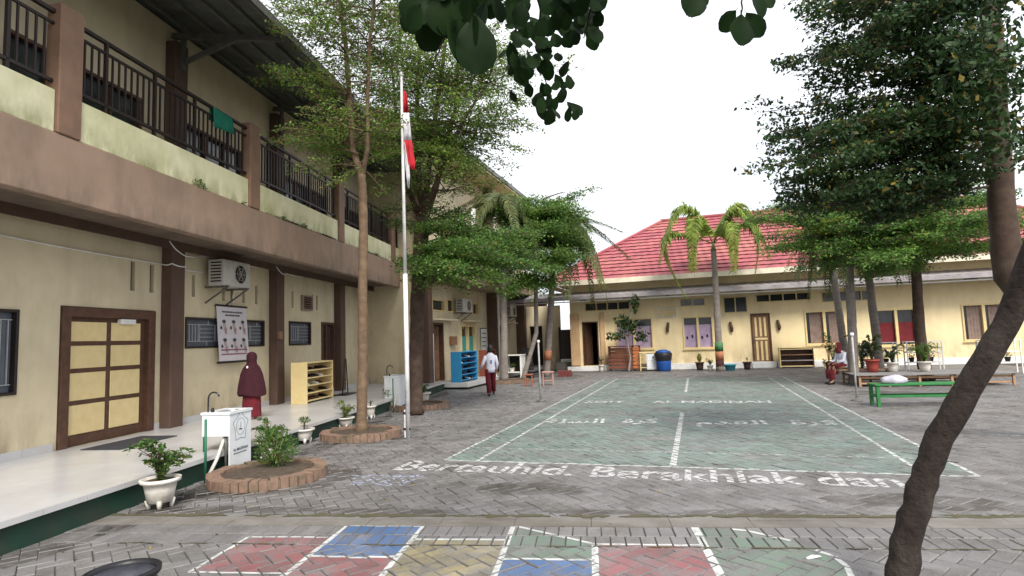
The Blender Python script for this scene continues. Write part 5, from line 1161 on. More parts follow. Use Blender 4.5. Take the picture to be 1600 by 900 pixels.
# small tree by the yellow wall
gf = Vector((-2.75,23.3,0)); t = thing('small_tree', 'small leafy tree with pale lower leaves in front of the first lilac window', 'tree', gf); df = depth_of(gf.x, gf.y)
trunk(t, 'trunk', [gf+Vector((.12,0,0)), PT(985,560,df), PT(978,525,df)], .05, .03, M_PALMT)
for e in ((955,520),(1000,500),(992,465),(965,505)): trunk(t, 'limb', [PT(978,526,df), PT((978+e[0])/2,(520+e[1])/2,df), PT(*e,df)], .02, .008, M_PALMT)
c_ = Crown()
for (x,y,rx,rz,n) in ((960,525,.40,.2,110),(985,512,.5,.3,190),(1003,525,.35,.3,110),(992,475,.22,.42,130),(972,500,.35,.25,90)): c_.blob(PT(x,y,df), (rx,rx*.7,rz), n, .13, .3, .8)
c_.build(t, M_LD, M_PALMT)
# porch poster
t = W1thing('hand_washing_poster', 'white scroll poster with six hand-washing pictures hung over the long grille window', 'poster', .05, 1.33, 1.22)
b = MB(); b.add([(.06,0,0),(.06,.92,0),(-.015,.92,1.02),(-.015,0,1.02)], [(0,1,2,3)]); s_ = b.build('sheet', mat('poster_white', (.62,.58,.60), (.56,.52,.55), 4, .6), t); s_.modifiers.new('t','SOLIDIFY').thickness = .003
MB().tube([(-.012,-.02,1.03),(-.012,.94,1.03)], .018, 8).build('top_rod', M_DARK, t); MB().tube([(.062,-.06,-.01),(.062,.95,-.01)], .020, 8).build('bottom_rod', M_DARK, t)
inkp = mat('poster_ink', (.07,.07,.08), None, 5, .7); skp = mat('poster_flesh', (.50,.40,.38), None, 5, .7); b = MB(); b2 = MB(); b3 = MB()
def PP(y, z): return (.0645-.075*z/1.02, y, z)
def disc(bb, y, z, r, q_=12, sy=1):
    V = [PP(y, z)]+[PP(y+r*sy*math.cos(2*PI*i/q_), z+r*math.sin(2*PI*i/q_)) for i in range(q_)]; bb.add(V, [(0,i+1,(i+1) % q_+1) for i in range(q_)])
for z, L_ in ((.90,.62),(.84,.44)):
    k = .46-L_/2
    while k < .46+L_/2: w_ = random.uniform(.02,.05); b.add([PP(k,z),PP(k+w_,z),PP(k+w_,z+.03),PP(k,z+.03)], [(0,1,2,3)]); k += w_+.012
for r_ in range(2):
    for c_ in range(3):
        y, z = .17+c_*.29, .62-r_*.34; disc(b, y-.07, z, .032); disc(b, y+.02, z+.115, .035, 10, 1.6); disc(b2, y+.05, z-.03, .06, 12, .8); disc(b2, y+.03, z+.05, .045)
        for q_ in range(3): b3.add([PP(y+.03+q_*.025,z-.12),PP(y+.04+q_*.025,z-.12),PP(y+.045+q_*.025,z+.0),PP(y+.035+q_*.025,z+.0)], [(0,1,2,3)])
for z in (.20,.12): b3.add([PP(.06,z),PP(.86,z),PP(.86,z+.025),PP(.06,z+.025)], [(0,1,2,3)])
b2.build('hand_picture', skp, t); b.build('print', inkp, t, (.0015,0,0)); b3.build('band_print', mat('poster_band', (.30,.12,.16), None, 5, .7), t, (.001,0,0))
# air conditioners
def ac(label, parent_loc, rz, w_=.80, h_=.46):
    t = thing('air_conditioner', label, 'air conditioner', parent_loc, rz, 'outdoor air-conditioning units')
    cs = mat('aged_ac_white', (.52,.51,.47), (.44,.43,.39), 4, .5, 0, dirt=(.2,.17,.13), dscale=3, damt=.5)
    box('casing', cs, t, .12, .42, 0, w_, 0, h_, .012)
    MB().lathe([(.17,0),(.185,.012),(.19,.0)], (0,0,0), 24, cap=False).build('fan_ring', cs, t, (.42,w_*.62,h_*.5), (0,PI/2,0)); MB().lathe([(0,0),(.165,0)], (0,0,0), 24, cap=False).build('fan_opening', M_DARK, t, (.4225,w_*.62,h_*.5), (0,PI/2,0))
    for k in range(6): MB().beam((.428,w_*.62,h_*.5),(.428,w_*.62+.165*math.cos(k*PI/3),h_*.5+.165*math.sin(k*PI/3)),.006,.006,(1,0,0)).build('grille_wire', cs, t)
    for r_ in (.06,.11): MB().tube([(.430,w_*.62+r_*math.cos(a),h_*.5+r_*math.sin(a)) for a in np.linspace(0,2*PI,20)], .003, 4).build('grille_wire', cs, t)
    for k in range(7): box('side_louvre', M_DARK, t, .17, .37, -.003, -.001, .06+k*.055, .085+k*.055)
    for u in (.1, w_-.1): MB().beam((0,u,-.02),(.45,u,-.02),.03,.03).build('bracket_arm', M_STEELG, t); MB().beam((.0,u,-.30),(.42,u,-.035),.025,.025).build('bracket_brace', M_STEELG, t)
    MB().tube([(.2,w_,.1),(.1,w_+.06,.05),(.02,w_+.08,-.1),(.02,w_+.08,-.55)], .012, 6).build('pipe', M_WHITE, t)
ac('outdoor air-conditioning unit high on the wall above the long grille window', L1(0, .97, 2.57), A1)
ac('first air-conditioning unit on the far wing, above the teal window', (-7.85, 18.05, 2.42), 0); ac('air-conditioning unit on the far wing partly behind the palm trunk', (-7.85, 23.3, 2.40), 0)
# mat, stand, cloth, bin, litter
t = W1thing('doormat', 'dark doormat lying in front of the panelled door', 'doormat', .62, -1.25, .2525); box('mat', mat('dark_mat', (.05,.05,.06), (.03,.03,.035), 30, .95, 1, 90), t, -.28, .28, -.5, .5, 0, .012, .003)
t = W1thing('floor_stand', 'thin black folding stand by the corner pillar at the porch end', 'stand', .75, 5.1, .2525)
for a, c in (((0,0,0),(.02,.12,.85)),((.0,.32,0),(.02,.18,.85))): MB().tube([a, c], .014, 6).build('leg', M_IRON, t)
MB().tube([(.02,.12,.85),(.02,.18,.85)], .014, 6).build('top_bar', M_IRON, t); box('base', M_BLACKP, t, -.12,.22,-.28,.45,0,.02); MB().tube([(0.01,.04,.35),(.01,.28,.35)], .010, 6).build('cross_bar', M_IRON, t)
t = W1thing('green_cloth', 'green cloth drying over the balcony hand rail', 'cloth', 1.02, -.26, 5.245); b = MB(); nn = 8; V = []
for i in range(nn+1):
    f = i/nn
    for (x, z) in ((-.045,-.22),(-.03,-.02),(0,.008),(.03,-.02),(.045,-.2-.05*math.sin(f*5)),(.05,-.34+.05*f)): V.append((x+.006*math.sin(f*17+z*9), f*.50, z))
b.add(V, [(i*6+j, i*6+j+1, (i+1)*6+j+1, (i+1)*6+j) for i in range(nn) for j in range(5)], True); o = b.build('cloth', mat('green_cloth_fabric', (.015,.20,.13), (.01,.15,.10), 7, .9), t); o.modifiers.new('t','SOLIDIFY').thickness = .004
pb = GP(190, 892, .32); t = thing('waste_bin', 'round black bin at the lower left corner of the yard', 'rubbish bin', (pb.x, pb.y, 0))
MB().lathe([(.11,0),(.125,.01),(.16,.29),(.178,.295),(.18,.32),(.163,.325),(.155,.30),(.12,.02),(0,.02)], (0,0,0), 32).build('body', M_BLACKP, t); MB().lathe([(.10,.2),(.155,.27),(.150,.30),(.07,.27),(0,.26)], (0,0,0), 24).build('bag', mat('grey_bag', (.05,.055,.07), (.09,.09,.11), 20, .35), t)
p = GP(1272, 872); t = thing('plastic_wrapper', 'small white torn wrapper lying on the painted paving', 'litter', (p.x, p.y, .002), .5)
MB().add([(-.05,-.012,.0),(.05,-.006,.004),(.055,.014,.003),(0,.02,.012),(-.05,.012,.002)], [(0,1,3),(1,2,3),(0,3,4)]).build('wrapper', M_WHITE, t)
# fallen leaves
C_ = []; A_l = []
for (cx_, cy_, sp, n) in ((-4.6,5.36,1.0,60),(-5.1,8.1,1.1,60),(-6,11.7,1.2,50),(-1,9,6,120),(0,18,5,80),(-2,4,2.5,40)):
    for _ in range(n): C_.append((random.gauss(cx_, sp), random.gauss(cy_, sp), .006))
C_ = np.array([c for c in C_ if c[0] > -5.6+(c[1]-7)*-.18]); k_ = len(C_)
N_l = rng.normal(0, .25, (k_, 3)); N_l[:, 2] = 1; N_l /= np.linalg.norm(N_l, axis=1, keepdims=True)
fo = obj('fallen_leaves', leaf_mesh('fallen_leaves', C_, N_l, rng.normal(0, 1, (k_, 3)), rng.uniform(.02,.05,k_), rng.uniform(.012,.028,k_), mat('dry_leaf', (.22,.13,.05), (.10,.09,.03), 8, .8, rnd=.4))); tag(fo, 'scattered small dry leaves lying on the paving of the yard', 'fallen leaves', kind='stuff')
# weeds on the beam ledge
for lb, u0, n, s_ in (('tuft of pale weeds on the balcony beam near the left edge', -.62, 90, .13), ('small dark weed tuft on the beam ledge by the second balcony post', .48, 25, .05), ('clump of weeds on the beam ledge under the second balcony bay', 2.55, 80, .09), ('straggling moss tuft further along the beam ledge', 1.75, 50, .06), ('weed tuft at the far end of the beam ledge', 6.6, 50, .08)):
    t = W1thing('weed_tuft', lb, 'weed', 1.095, u0, 3.845, 'weeds on the balcony ledge'); plant_cloud(t, 'leaves', M_POTL, (0,0,s_*.35), (.04,s_*1.3,s_*.6), n, .045, .4)
# badminton posts
for lb, a, tp in (('white net post left of the painted court', (845,627), (841,533)), ('white net post right of the court in front of the leaning palm', (1339,626), (1331,522))):
    p = GP(*a); dd = depth_of(p.x, p.y); t = thing('net_post', lb, 'net post', p, 0, 'badminton net posts'); e = PT(*tp, dd)
    world_part(MB().tube([p, p.lerp(e,.5), Vector((e.x, e.y, e.z))], .019, 10).build('pole', M_POSTW), t); world_part(MB().lathe([(.11,0),(.11,.012),(.05,.025),(.03,.06)], p, 16).build('base', M_STEELG), t)
    world_part(MB().lathe([(.03,0),(.035,.02),(.035,.06),(0,.07)], p.lerp(e,.97), 8).build('cap', M_WHITE), t)
# stools and crates left of the court
def stool(label, p, s, h, m, grp='stools left of the gate'):
    t = thing('stool', label, 'stool', p, .2, grp); Bbox(t, 'seat', m, -s/2, s/2, -s/2, s/2, h-.03, h)
    for x in (-s/2+.02, s/2-.05):
        for y in (-s/2+.02, s/2-.05): Bbox(t, 'leg', m, x, x+.03, y, y+.03, 0, h-.031)
    for y in (-s/2+.02, s/2-.05): Bbox(t, 'rail', m, -s/2+.051, s/2-.051, y, y+.025, h*.35, h*.35+.03)
    for x in (-s/2+.02, s/2-.05): Bbox(t, 'rail', m, x, x+.025, -s/2+.051, s/2-.051, h*.35, h*.35+.03)
pk = mat('pink_worn_wood', (.46,.26,.22), (.36,.19,.17), 8, .7); stool('worn pink wooden stool left of the court near the gate', GP(857,602), .36, .42, pk); stool('orange-brown stool beside the low dark ring', GP(827,603), .26, .36, mat('orange_brown_wood', (.34,.11,.06), None, 6, .7))
t = thing('step_block', 'dark red brick step block in front of the gate', 'step', (-4.95,20.9,0), .1)
for r_ in range(3):
    for k in range(4): box('brick', mat('maroon_brick', (.17,.045,.045), (.12,.035,.035), 14, .9), t, k*.125+(.03 if r_ % 2 else 0), k*.125+.118+(.03 if r_ % 2 else 0), 0, .3, r_*.075, r_*.075+.070, .003)
t = thing('white_cabinet', 'white open-fronted washing cabinet behind the low ring', 'cabinet', (-6.55,19.6,0)); Bbox(t, 'side', M_WHITE, 0, .04, 0, .5, .2, .85); Bbox(t, 'side', M_WHITE, .56, .62, 0, .5, .0, .85); Bbox(t, 'top', M_WHITE, -.02, .64, -.02, .52, .851, .89); Bbox(t, 'shelf', M_WHITE, .041, .559, 0, .5, .25, .28); Bbox(t, 'back', M_DARK, .041, .559, .46, .5, .281, .85)
potted('leafy pot on the open shelf of the white cabinet', Vector((-6.35,19.8,.28)), .10, .14, 'fern', .2, .18, n=150, leaf=.06, feet=False)
t = thing('chair', 'white plastic chair seen beside the walking child', 'chair', (-6.9,18.7,0), .9); Bbox(t, 'seat', M_WHITE, 0, .4, 0, .4, .36, .39); Bbox(t, 'backrest', M_WHITE, 0, .4, .38, .41, .391, .78)
for x in (0,.36):
    for y in (0,.36): Bbox(t, 'leg', M_WHITE, x, x+.035, y, y+.035, 0, .359)
potted('red-flowered pot in front of the far wing pillar', Vector((-6.75,20.2,0)), .16, .3, 'fern', .45, .2, m=M_RPOT, lm=mat('red_leaf', (.35,.05,.04), (.45,.14,.06), 6, .6, rnd=.3), n=260, leaf=.07, feet=False)
t = thing('motorbike_stack', 'dark pile of stacked crates and buckets behind the white net post', 'crates', (-5.95,20.3,0))
for k, (x, y, z, s_) in enumerate(((0,0,0,.42),(.02,.03,.3,.38),(.0,.0,.58,.36),(.03,.02,.85,.3))):
    b = MB()
    for zz in (0,.09,.18): b.box(x-s_/2,x+s_/2,y-s_/2,y+s_/2,z+zz,z+zz+.06)
    b.build('crate', (M_BLACKP, M_IRON, M_STEELG, M_BLACKP)[k], t)
t['label'] = 'dark stack of plastic crates behind the white net post'; t.name = 'crate_stack'
# benches, platform and pots at the right
pl = GP(1343, 605); t = thing('low_platform', 'low wooden platform bench with tan legs and grey top carrying pots on the right', 'platform', (pl.x, pl.y, 0), .04)
tn = mat('tan_wood', (.42,.26,.15), (.33,.20,.12), 8, .7)
for k in range(7): Bbox(t, 'plank', mat('grey_weathered_plank', (.26,.25,.25), (.19,.18,.18), 7, .8, .5, 50), -.06, 3.2, -.05+k*.215, .155+k*.215, .27, .295)
for x in (0,.62,1.25,1.9,2.5,3.1):
    for y in (0,1.35): Bbox(t, 'leg', tn, x, x+.05, y, y+.05, 0, .27)
for y in (.055,1.30): Bbox(t, 'rail', tn, .05, 3.1, y-.02, y+.02, .19, .24); Bbox(t, 'rail', tn, .05, 3.1, y-.02, y+.02, .06, .10)
potted('big red pot of dark leafy plants on the platform by the palm', Vector((pl.x+.50, pl.y+.75, .295)), .17, .32, 'fern', .6, .32, m=M_RPOT, lm=M_LD, n=600, leaf=.10, feet=False)
potted('white pot with dark leaves on the platform right of the red pot', Vector((pl.x+.95, pl.y+.8, .295)), .14, .24, 'fern', .45, .28, lm=M_LD, n=450, leaf=.09, feet=False)
potted('bushy dark plant in a white pot at the far end of the platform', Vector((pl.x+1.6, pl.y+.7, .295)), .15, .25, 'fern', .55, .35, lm=M_LC, n=600, leaf=.08, feet=False)
potted('tall green bush in a pot behind the platform next to the palms', Vector((4.3,18.2,0)), .18, .3, 'fern', .9, .4, m=M_RPOT, lm=M_LD, n=900, leaf=.09, feet=False)
potted('bright green bush behind the seated pupil', Vector((4.05,20.4,0)), .18, .3, 'fern', 1.0, .32, m=M_RPOT, lm=mat('leaf_vivid', (.03,.20,.04), (.02,.12,.03), 6, .5, rnd=.3), n=800, leaf=.08, feet=False)
potted('orange flowering pot plant left of the seated pupil', Vector((4.35,22.6,0)), .15, .25, 'fern', .9, .25, m=M_BPOT, lm=mat('orange_flower', (.55,.13,.05), (.30,.16,.05), 6, .6, rnd=.3), n=330, leaf=.07, feet=False)
# white tiered plant stand behind
def tier(label, p, n):
    t = thing('plant_stand', label, 'plant stand', p, 0, 'white tiered plant stands')
    for x in (0,.9):
        for y in (0,.3): Bbox(t, 'post', M_WHITE, x, x+.03, y, y+.03, 0, .95, 0)
    for z in (.3,.6,.92): Bbox(t, 'shelf', M_WHITE, .031, .899, 0, .33, z, z+.025, 0)
    for k in range(n): MB().lathe([(.05,0),(.08,.12),(.09,.12),(.07,.13),(0,.1)], (.15+.25*(k % 3),.15,.325+.3*(k//3)), 10).build('small_pot', M_WHITE if k % 2 else M_DARK, t); plant_cloud(t, 'leaves', M_LD, (.15+.25*(k % 3),.15,.52+.3*(k//3)), (.1,.1,.1), 60, .06)
tier('white tiered plant stand behind the leaning palm', Vector((4.75,19.9,0)), 4); tier('white tiered plant stand with small pots nearer the red curtained window', Vector((6.0,20.2,0)), 5); tier('white tiered plant stand at the far right under the layered tree', Vector((7.6,19.5,0)), 5)
gb = GP(1372, 636); t = thing('green_bench', 'bright green wooden bench at the right edge of the yard', 'bench', (gb.x, gb.y, 0), .12); gm = mat('green_bench_paint', (.03,.20,.055), (.025,.15,.045), 6, .6)
for k in range(3): Bbox(t, 'seat_board', gm, -.02, 1.5, -.02+k*.125, .095+k*.125, .37, .40)
for x in (0,1.42):
    for y in (0,.29): Bbox(t, 'leg', gm, x, x+.055, y, y+.055, 0, .369)
Bbox(t, 'rail', gm, .056, 1.419, .01, .04, .16, .20); Bbox(t, 'rail', gm, .056, 1.419, .30, .33, .16, .20); Bbox(t, 'rail', gm, .01, .04, .056, .289, .16, .20)
t = thing('white_sack', 'crumpled pale sack lying on the green bench', 'sack', (gb.x+.34, gb.y+.2, .401), .1); b = MB(); b.loft([(0,0,0,.19,.12),(0,0,.04,.23,.14),(.01,0,.09,.20,.12),(-.02,0,.13,.10,.06)], 16); b.v = [(x+.02*math.sin(y*40+z*30), y+.02*math.sin(x*35), z*(1+.25*math.sin(x*25)*math.cos(y*30))) for x, y, z in b.v]; o = b.build('sack', mat('pale_sack', (.52,.50,.58), (.40,.39,.46), 12, .8, .5, 20), t)
t = thing('side_bench', 'cream-topped bench with dark legs under the seated pupil', 'bench', (3.32,16.85,0), -.04); Bbox(t, 'seat', tn, -.1, 1.3, -.16, .16, .34, .37)
for x in (-.05,1.2):
    for y in (-.13,.1): Bbox(t, 'leg', M_IRON, x, x+.035, y, y+.035, 0, .339)
# ------------------------------------------------------------------ people
def skin_mesh(name, J, Eg, m, sub_=2):
    names = list(J); idx = {k: i for i, k in enumerate(names)}; me = bpy.data.meshes.new(name)
    me.from_pydata([J[k][0] for k in names], [(idx[a], idx[b]) for a, b in Eg], []); o = bpy.data.objects.new(name, me); COL.objects.link(o)
    md = o.modifiers.new('s', 'SKIN'); md.use_smooth_shade = True
    for k in names:
        r = J[k][1]; me.skin_vertices[0].data[idx[k]].radius = (r, r) if not hasattr(r, '__len__') else r
    me.skin_vertices[0].data[idx['pelvis']].use_root = True
    s_ = o.modifiers.new('d', 'SUBSURF'); s_.levels = sub_; s_.render_levels = sub_
    bpy.context.view_layer.update(); ev = bpy.data.meshes.new_from_object(o.evaluated_get(bpy.context.evaluated_depsgraph_get()))
    bpy.data.objects.remove(o); ev.name = name; ev.materials.clear(); ev.materials.append(m); ev.polygons.foreach_set('use_smooth', [True]*len(ev.polygons)); return ev
def hand(J, Eg, side, wr, d, up, s):
    "palm and five fingers from the wrist, direction d"
    d = Vector(d).normalized(); lat = d.cross(Vector(up)).normalized(); wr = Vector(wr)
    J['palm'+side] = (wr+d*.05*s, (.022*s,.013*s)); Eg.append(('wrist'+side, 'palm'+side))
    for i, (o_, l) in enumerate(((-.026,.062),(-.009,.072),(.009,.068),(.025,.054))):
        b = wr+d*.085*s+lat*o_*s; c = b+d*l*.5*s; e = c+(d*.8-Vector(up)*.5).normalized()*l*.5*s
        for q_, (pp, r) in enumerate(((b,.0085),(c,.0075),(e,.006))): J[f'f{side}{i}{q_}'] = (pp, r*s)
        Eg += [('palm'+side, f'f{side}{i}0'), (f'f{side}{i}0', f'f{side}{i}1'), (f'f{side}{i}1', f'f{side}{i}2')]
    th = wr+d*.03*s-lat*.032*s; J['t'+side+'0'] = (th, .009*s); J['t'+side+'1'] = (th+(d-lat*.5).normalized()*.035*s, .007*s); Eg += [('palm'+side, 't'+side+'0'), ('t'+side+'0', 't'+side+'1')]
def head_parts(t, c, s, fwd, hair=True, hm=None):
    "small features on a head centred c, facing fwd (unit xy)"
    f = Vector(fwd).normalized(); r = Vector((f.y, -f.x, 0))
    for k in (-1, 1):
        MB().lathe([(0,-.008*s),(.008*s,0),(0,.008*s)], c+f*.082*s+r*.032*s*k+Vector((0,0,.0)), 8).build('eye', M_HAIR, t)
        MB().loft([(0,0,-.025*s,.006*s,.010*s),(0,0,0,.012*s,.018*s),(0,0,.025*s,.008*s,.012*s)], 8).build('ear', M_SKIN, t, c+r*.078*s*k)
    MB().tube([c+f*.080*s+Vector((0,0,.012*s)), c+f*.108*s+Vector((0,0,-.022*s)), c+f*.084*s+Vector((0,0,-.03*s))], [.007*s,.012*s,.008*s], 6).build('nose', M_SKIN, t)
    MB().tube([c+f*.082*s+r*-.022*s+Vector((0,0,-.055*s)), c+f*.088*s+Vector((0,0,-.053*s)), c+f*.082*s+r*.022*s+Vector((0,0,-.055*s))], .006*s, 6).build('mouth', mat('lips', (.30,.10,.08), None, 5, .5), t)
def body(s, pose):
    J = {}; Eg = []
    def a(n, p, r): J[n] = (Vector(p)*s, r*s if not hasattr(r, '__len__') else (r[0]*s, r[1]*s))
    for n, p, r in pose: a(n, p, r)
    Eg += [('pelvis','spine'),('spine','chest'),('chest','neck'),('neck','jaw'),('jaw','head'),('head','crown')]
    for sd_ in 'LR': Eg += [('chest','sh'+sd_),('sh'+sd_,'el'+sd_),('el'+sd_,'wrist'+sd_),('pelvis','hip'+sd_),('hip'+sd_,'kn'+sd_),('kn'+sd_,'an'+sd_),('an'+sd_,'toe'+sd_)]
    return J, Eg
def base_pose(over={}):
    P = dict(pelvis=((0,0,.92),.115), spine=((0,0,1.08),.105), chest=((0,0,1.27),.125), neck=((0,0,1.42),.05), jaw=((0,.02,1.50),.062), head=((0,.0,1.58),.088), crown=((0,-.01,1.65),.06),
        shL=((-.16,0,1.33),.052), elL=((-.21,-.02,1.07),.040), wristL=((-.21,.05,.84),.026), shR=((.16,0,1.33),.052), elR=((.21,-.02,1.07),.040), wristR=((.21,.05,.84),.026),
        hipL=((-.09,0,.86),.085), knL=((-.09,.02,.48),.058), anL=((-.09,-.02,.07),.036), toeL=((-.10,.13,.03),.028), hipR=((.09,0,.86),.085), knR=((.09,.02,.48),.058), anR=((.09,-.02,.07),.036), toeR=((.10,.13,.03),.028))
    P.update(over); return [(k, *v) for k, v in P.items()]
# 1. pupil in a long dark veil on the porch, seen from behind
s = 1.12/1.70; p = GP(393, 655, .252); t = thing('person', 'child in dark maroon veil and wine-red skirt standing on the porch by the poster', 'person', p, YAW+math.radians(20))
J, Eg = body(s, base_pose()); hand(J, Eg, 'L', J['wristL'][0], (0,.1,-1), (1,0,0), s); hand(J, Eg, 'R', J['wristR'][0], (0,.1,-1), (-1,0,0), s)
obj('body', skin_mesh('body', J, Eg, M_SKIN), t)
v = [(0,-.01,.40,.215,.150),(0,-.005,.44,.225,.155),(0,-.005,.60,.205,.145),(0,-.005,.76,.172,.122),(0,-.005,.86,.135,.100),(0,0,.93,.085,.080),(0,.0,.98,.078,.080),(0,.0,1.03,.085,.088),(0,-.005,1.08,.082,.085),(0,-.008,1.115,.060,.062),(0,-.01,1.135,.02,.02)]
# ripple of folds on the veil
b = MB(); n = 40; V = []
for (cx_, cy_, z, rx, ry) in [(a_,b_,c_-0.0,d_,e_) for a_,b_,c_,d_,e_ in v]:
    for j in range(n):
        a_ = 2*PI*j/n; f = 1+(.045*math.sin(a_*7+z*4) if z < .9 else .008*math.sin(a_*6)); V.append((cx_+rx*f*math.cos(a_), cy_+ry*f*math.sin(a_), z+(.02*math.sin(a_*2) if z < .5 else 0)))
k = len(v); b.add(V, [(i*n+j, i*n+(j+1) % n, (i+1)*n+(j+1) % n, (i+1)*n+j) for i in range(k-1) for j in range(n)]+[tuple((k-1)*n+j for j in range(n))], True); b.build('veil', M_MAROON, t)
b = MB(); V = []; vv = [(.045,.150,.120),(.2,.145,.115),(.4,.135,.105),(.55,.12,.09),(.62,.11,.085)]
for (z, rx, ry) in vv:
    for j in range(n): a_ = 2*PI*j/n; f = 1+.05*math.sin(a_*9); V.append((rx*f*math.cos(a_), ry*f*math.sin(a_), z))
b.add(V, [(i*n+j, i*n+(j+1) % n, (i+1)*n+(j+1) % n, (i+1)*n+j) for i in range(len(vv)-1) for j in range(n)], True); b.build('skirt', M_MAROON2, t)
head_parts(t, Vector((0,0,1.57*s)), s, (0,1,0)); box('tag', M_WHITE, t, -.075,-.045,-.128,-.118,.86,.90, .004)
for x in (-.09*s,.09*s): MB().loft([(x,.05*s,0,.04*s,.12*s),(x,.05*s,.03*s,.042*s,.12*s),(x,.02*s,.05*s,.03*s,.06*s)], 12).build('sandal', M_SKIN, t)
# 2. walking pupil in white shirt
s = 1.30/1.70; p = GP(768, 618); t = thing('person', 'child in white shirt and wine-red trousers walking away left of the court', 'person', p, YAW+math.radians(12))
J, Eg = body(s, base_pose(dict(anL=((-.10,-.16,.08),.036), toeL=((-.10,-.05,.03),.028), knL=((-.10,.0,.50),.058), anR=((.12,.24,.10),.036), toeR=((.13,.36,.06),.028), knR=((.11,.20,.50),.058), elL=((-.27,-.05,1.09),.040), wristL=((-.36,.02,.90),.026), elR=((.22,-.08,1.08),.040), wristR=((.20,-.02,.86),.026))))
hand(J, Eg, 'L', J['wristL'][0], (-.4,.1,-1), (1,0,0), s); hand(J, Eg, 'R', J['wristR'][0], (0,.3,-1), (-1,0,0), s); obj('body', skin_mesh('body', J, Eg, M_SKIN), t)
MB().loft([(0,0,.78*s,.165*s,.125*s),(0,0,.90*s,.165*s,.130*s),(0,0,1.10*s,.150*s,.120*s),(0,0,1.28*s,.175*s,.120*s),(0,0,1.37*s,.150*s,.10*s),(0,0,1.43*s,.075*s,.07*s),(0,0,1.47*s,.062*s,.062*s)], 24).build('shirt', M_SHIRT, t)
for sd_ in 'LR': a_, b_, c_ = (J[k+sd_][0] for k in ('sh','el','wrist')); MB().tube([a_, a_.lerp(b_,.5), b_, b_.lerp(c_,.9)], [.066*s,.060*s,.052*s,.042*s], 12).build('sleeve', M_SHIRT, t)
for sd_ in 'LR': a_, b_, c_ = (J[k+sd_][0] for k in ('hip','kn','an')); MB().tube([a_+Vector((0,0,.03)), a_.lerp(b_,.5), b_, b_.lerp(c_,.95)], [.105*s,.10*s,.085*s,.075*s], 14).build('trouser_leg', M_MAROON2, t)
MB().loft([(0,.01,.74*s,.15*s,.12*s),(0,.0,.86*s,.15*s,.12*s),(0,0,.93*s,.13*s,.11*s)], 20).build('trousers', M_MAROON2, t)
MB().loft([(0,-.01*s,1.43*s,.05*s,.045*s),(0,-.015*s,1.50*s,.085*s,.085*s),(0,-.015*s,1.58*s,.100*s,.100*s),(0,-.015*s,1.66*s,.092*s,.092*s),(0,-.012*s,1.71*s,.06*s,.06*s),(0,-.01*s,1.73*s,.02*s,.02*s)], 18).build('hair', M_HAIR, t)
head_parts(t, Vector((0,0,1.57*s)), s, (0,1,0)); box('back_print', mat('blue_print', (.12,.16,.40), None, 5, .8), t, -.03*s,.03*s,-.131*s,-.127*s,1.08*s,1.20*s)
for sd_ in 'LR': q_ = J['toe'+sd_][0]; a_ = J['an'+sd_][0]; MB().tube([a_+Vector((0,-.03*s,-.04*s)), q_+Vector((0,.02,0))], [.042*s,.034*s], 10).build('shoe', M_BLACKP, t)
# 3. seated pupil facing left
s = 1.36/1.70; p = GP(1323, 597); t = thing('person', 'pupil in white shirt, wine-red veil and skirt sitting on the bench facing the court', 'person', (3.58,16.80,0), YAW+math.radians(90+8))
zs = .40
sit = dict(pelvis=((0,0,.60),.115), spine=((0,.02,.76),.105), chest=((0,.08,.94),.12), neck=((0,.14,1.08),.05), jaw=((0,.19,1.14),.062), head=((0,.19,1.22),.088), crown=((0,.17,1.29),.06), shL=((-.15,.08,1.0),.052), elL=((-.19,.16,.76),.04), wristL=((-.12,.36,.68),.026), shR=((.15,.08,1.0),.052), elR=((.19,.16,.76),.04), wristR=((.12,.36,.68),.026),
    hipL=((-.09,.04,.58),.085), knL=((-.10,.44,.56),.060), anL=((-.10,.52,.10),.036), toeL=((-.10,.66,.04),.028), hipR=((.09,.04,.58),.085), knR=((.10,.44,.56),.060), anR=((.10,.46,.10),.036), toeR=((.10,.60,.04),.028))
J, Eg = body(s, base_pose(sit)); hand(J, Eg, 'L', J['wristL'][0], (.2,1,-.3), (0,0,1), s); hand(J, Eg, 'R', J['wristR'][0], (-.2,1,-.3), (0,0,1), s); obj('body', skin_mesh('body', J, Eg, M_SKIN), t)
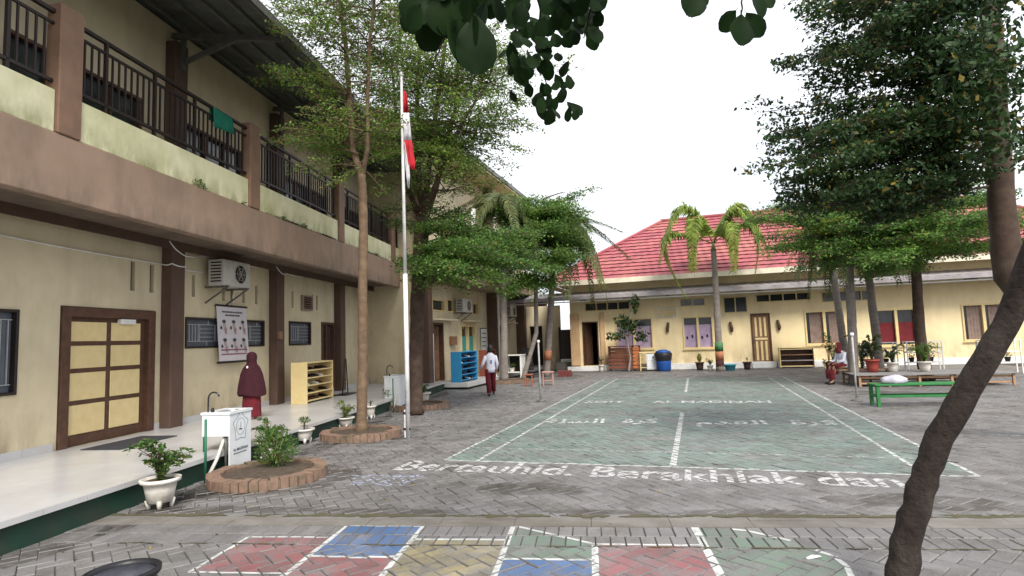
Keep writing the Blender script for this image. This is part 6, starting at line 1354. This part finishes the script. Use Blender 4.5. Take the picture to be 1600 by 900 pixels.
MB().loft([(0,.01*s,.52*s,.17*s,.15*s),(0,.02*s,.62*s,.165*s,.14*s),(0,.05*s,.80*s,.15*s,.12*s),(0,.09*s,.96*s,.165*s,.115*s),(0,.11*s,1.04*s,.13*s,.09*s),(0,.14*s,1.10*s,.06*s,.055*s)], 24).build('shirt', M_SHIRT, t)
for sd_ in 'LR': a_, b_, c_ = (J[k+sd_][0] for k in ('sh','el','wrist')); MB().tube([a_, a_.lerp(b_,.5), b_, b_.lerp(c_,.92)], [.064*s,.058*s,.052*s,.040*s], 12).build('sleeve', M_SHIRT, t)
b = MB(); V = []; n = 24
for (y, z, rx, rz) in ((-.06,.58,.16,.10),(.12,.60,.17,.11),(.30,.60,.18,.11),(.44,.57,.185,.12),(.52,.44,.18,.10),(.52,.30,.17,.10),(.52,.18,.18,.10)):
    for j in range(n):
        a_ = 2*PI*j/n; f = 1+.03*math.sin(a_*7)
        if y < .45: V.append((rx*f*s*math.cos(a_), y*s, (z+rz*f*math.sin(a_))*s))
        else: V.append((rx*f*s*math.cos(a_), (y-rz*f*-math.sin(a_)*-1)*s, z*s))
b.add(V, [(i*n+j, i*n+(j+1) % n, (i+1)*n+(j+1) % n, (i+1)*n+j) for i in range(6) for j in range(n)]+[tuple(range(n-1,-1,-1))], True); b.build('skirt', M_MAROON2, t)
hc = Vector((0,.185*s,1.215*s)); MB().loft([(0,.13*s,.98*s,.13*s,.11*s),(0,.14*s,1.06*s,.105*s,.10*s),(0,.16*s,1.12*s,.085*s,.085*s),(0,.165*s,1.22*s,.105*s,.105*s),(0,.16*s,1.29*s,.085*s,.085*s),(0,.155*s,1.33*s,.03*s,.03*s)], 18).build('veil', mat('wine_veil', (.20,.03,.035), (.15,.02,.03), 8, .9), t)
MB().loft([(0,.225*s,1.14*s,.03*s,.03*s),(0,.225*s,1.18*s,.055*s,.055*s),(0,.225*s,1.24*s,.06*s,.06*s),(0,.215*s,1.28*s,.035*s,.04*s)], 14).build('face', M_SKIN, t); head_parts(t, Vector((0,.20*s,1.22*s)), s, (0,1,0))
for sd_ in 'LR': q_ = J['toe'+sd_][0]; a_ = J['an'+sd_][0]; MB().tube([a_+Vector((0,-.03*s,-.045*s)), q_+Vector((0,.03,-.0))], [.042*s,.034*s], 10).build('shoe', M_BLACKP, t)
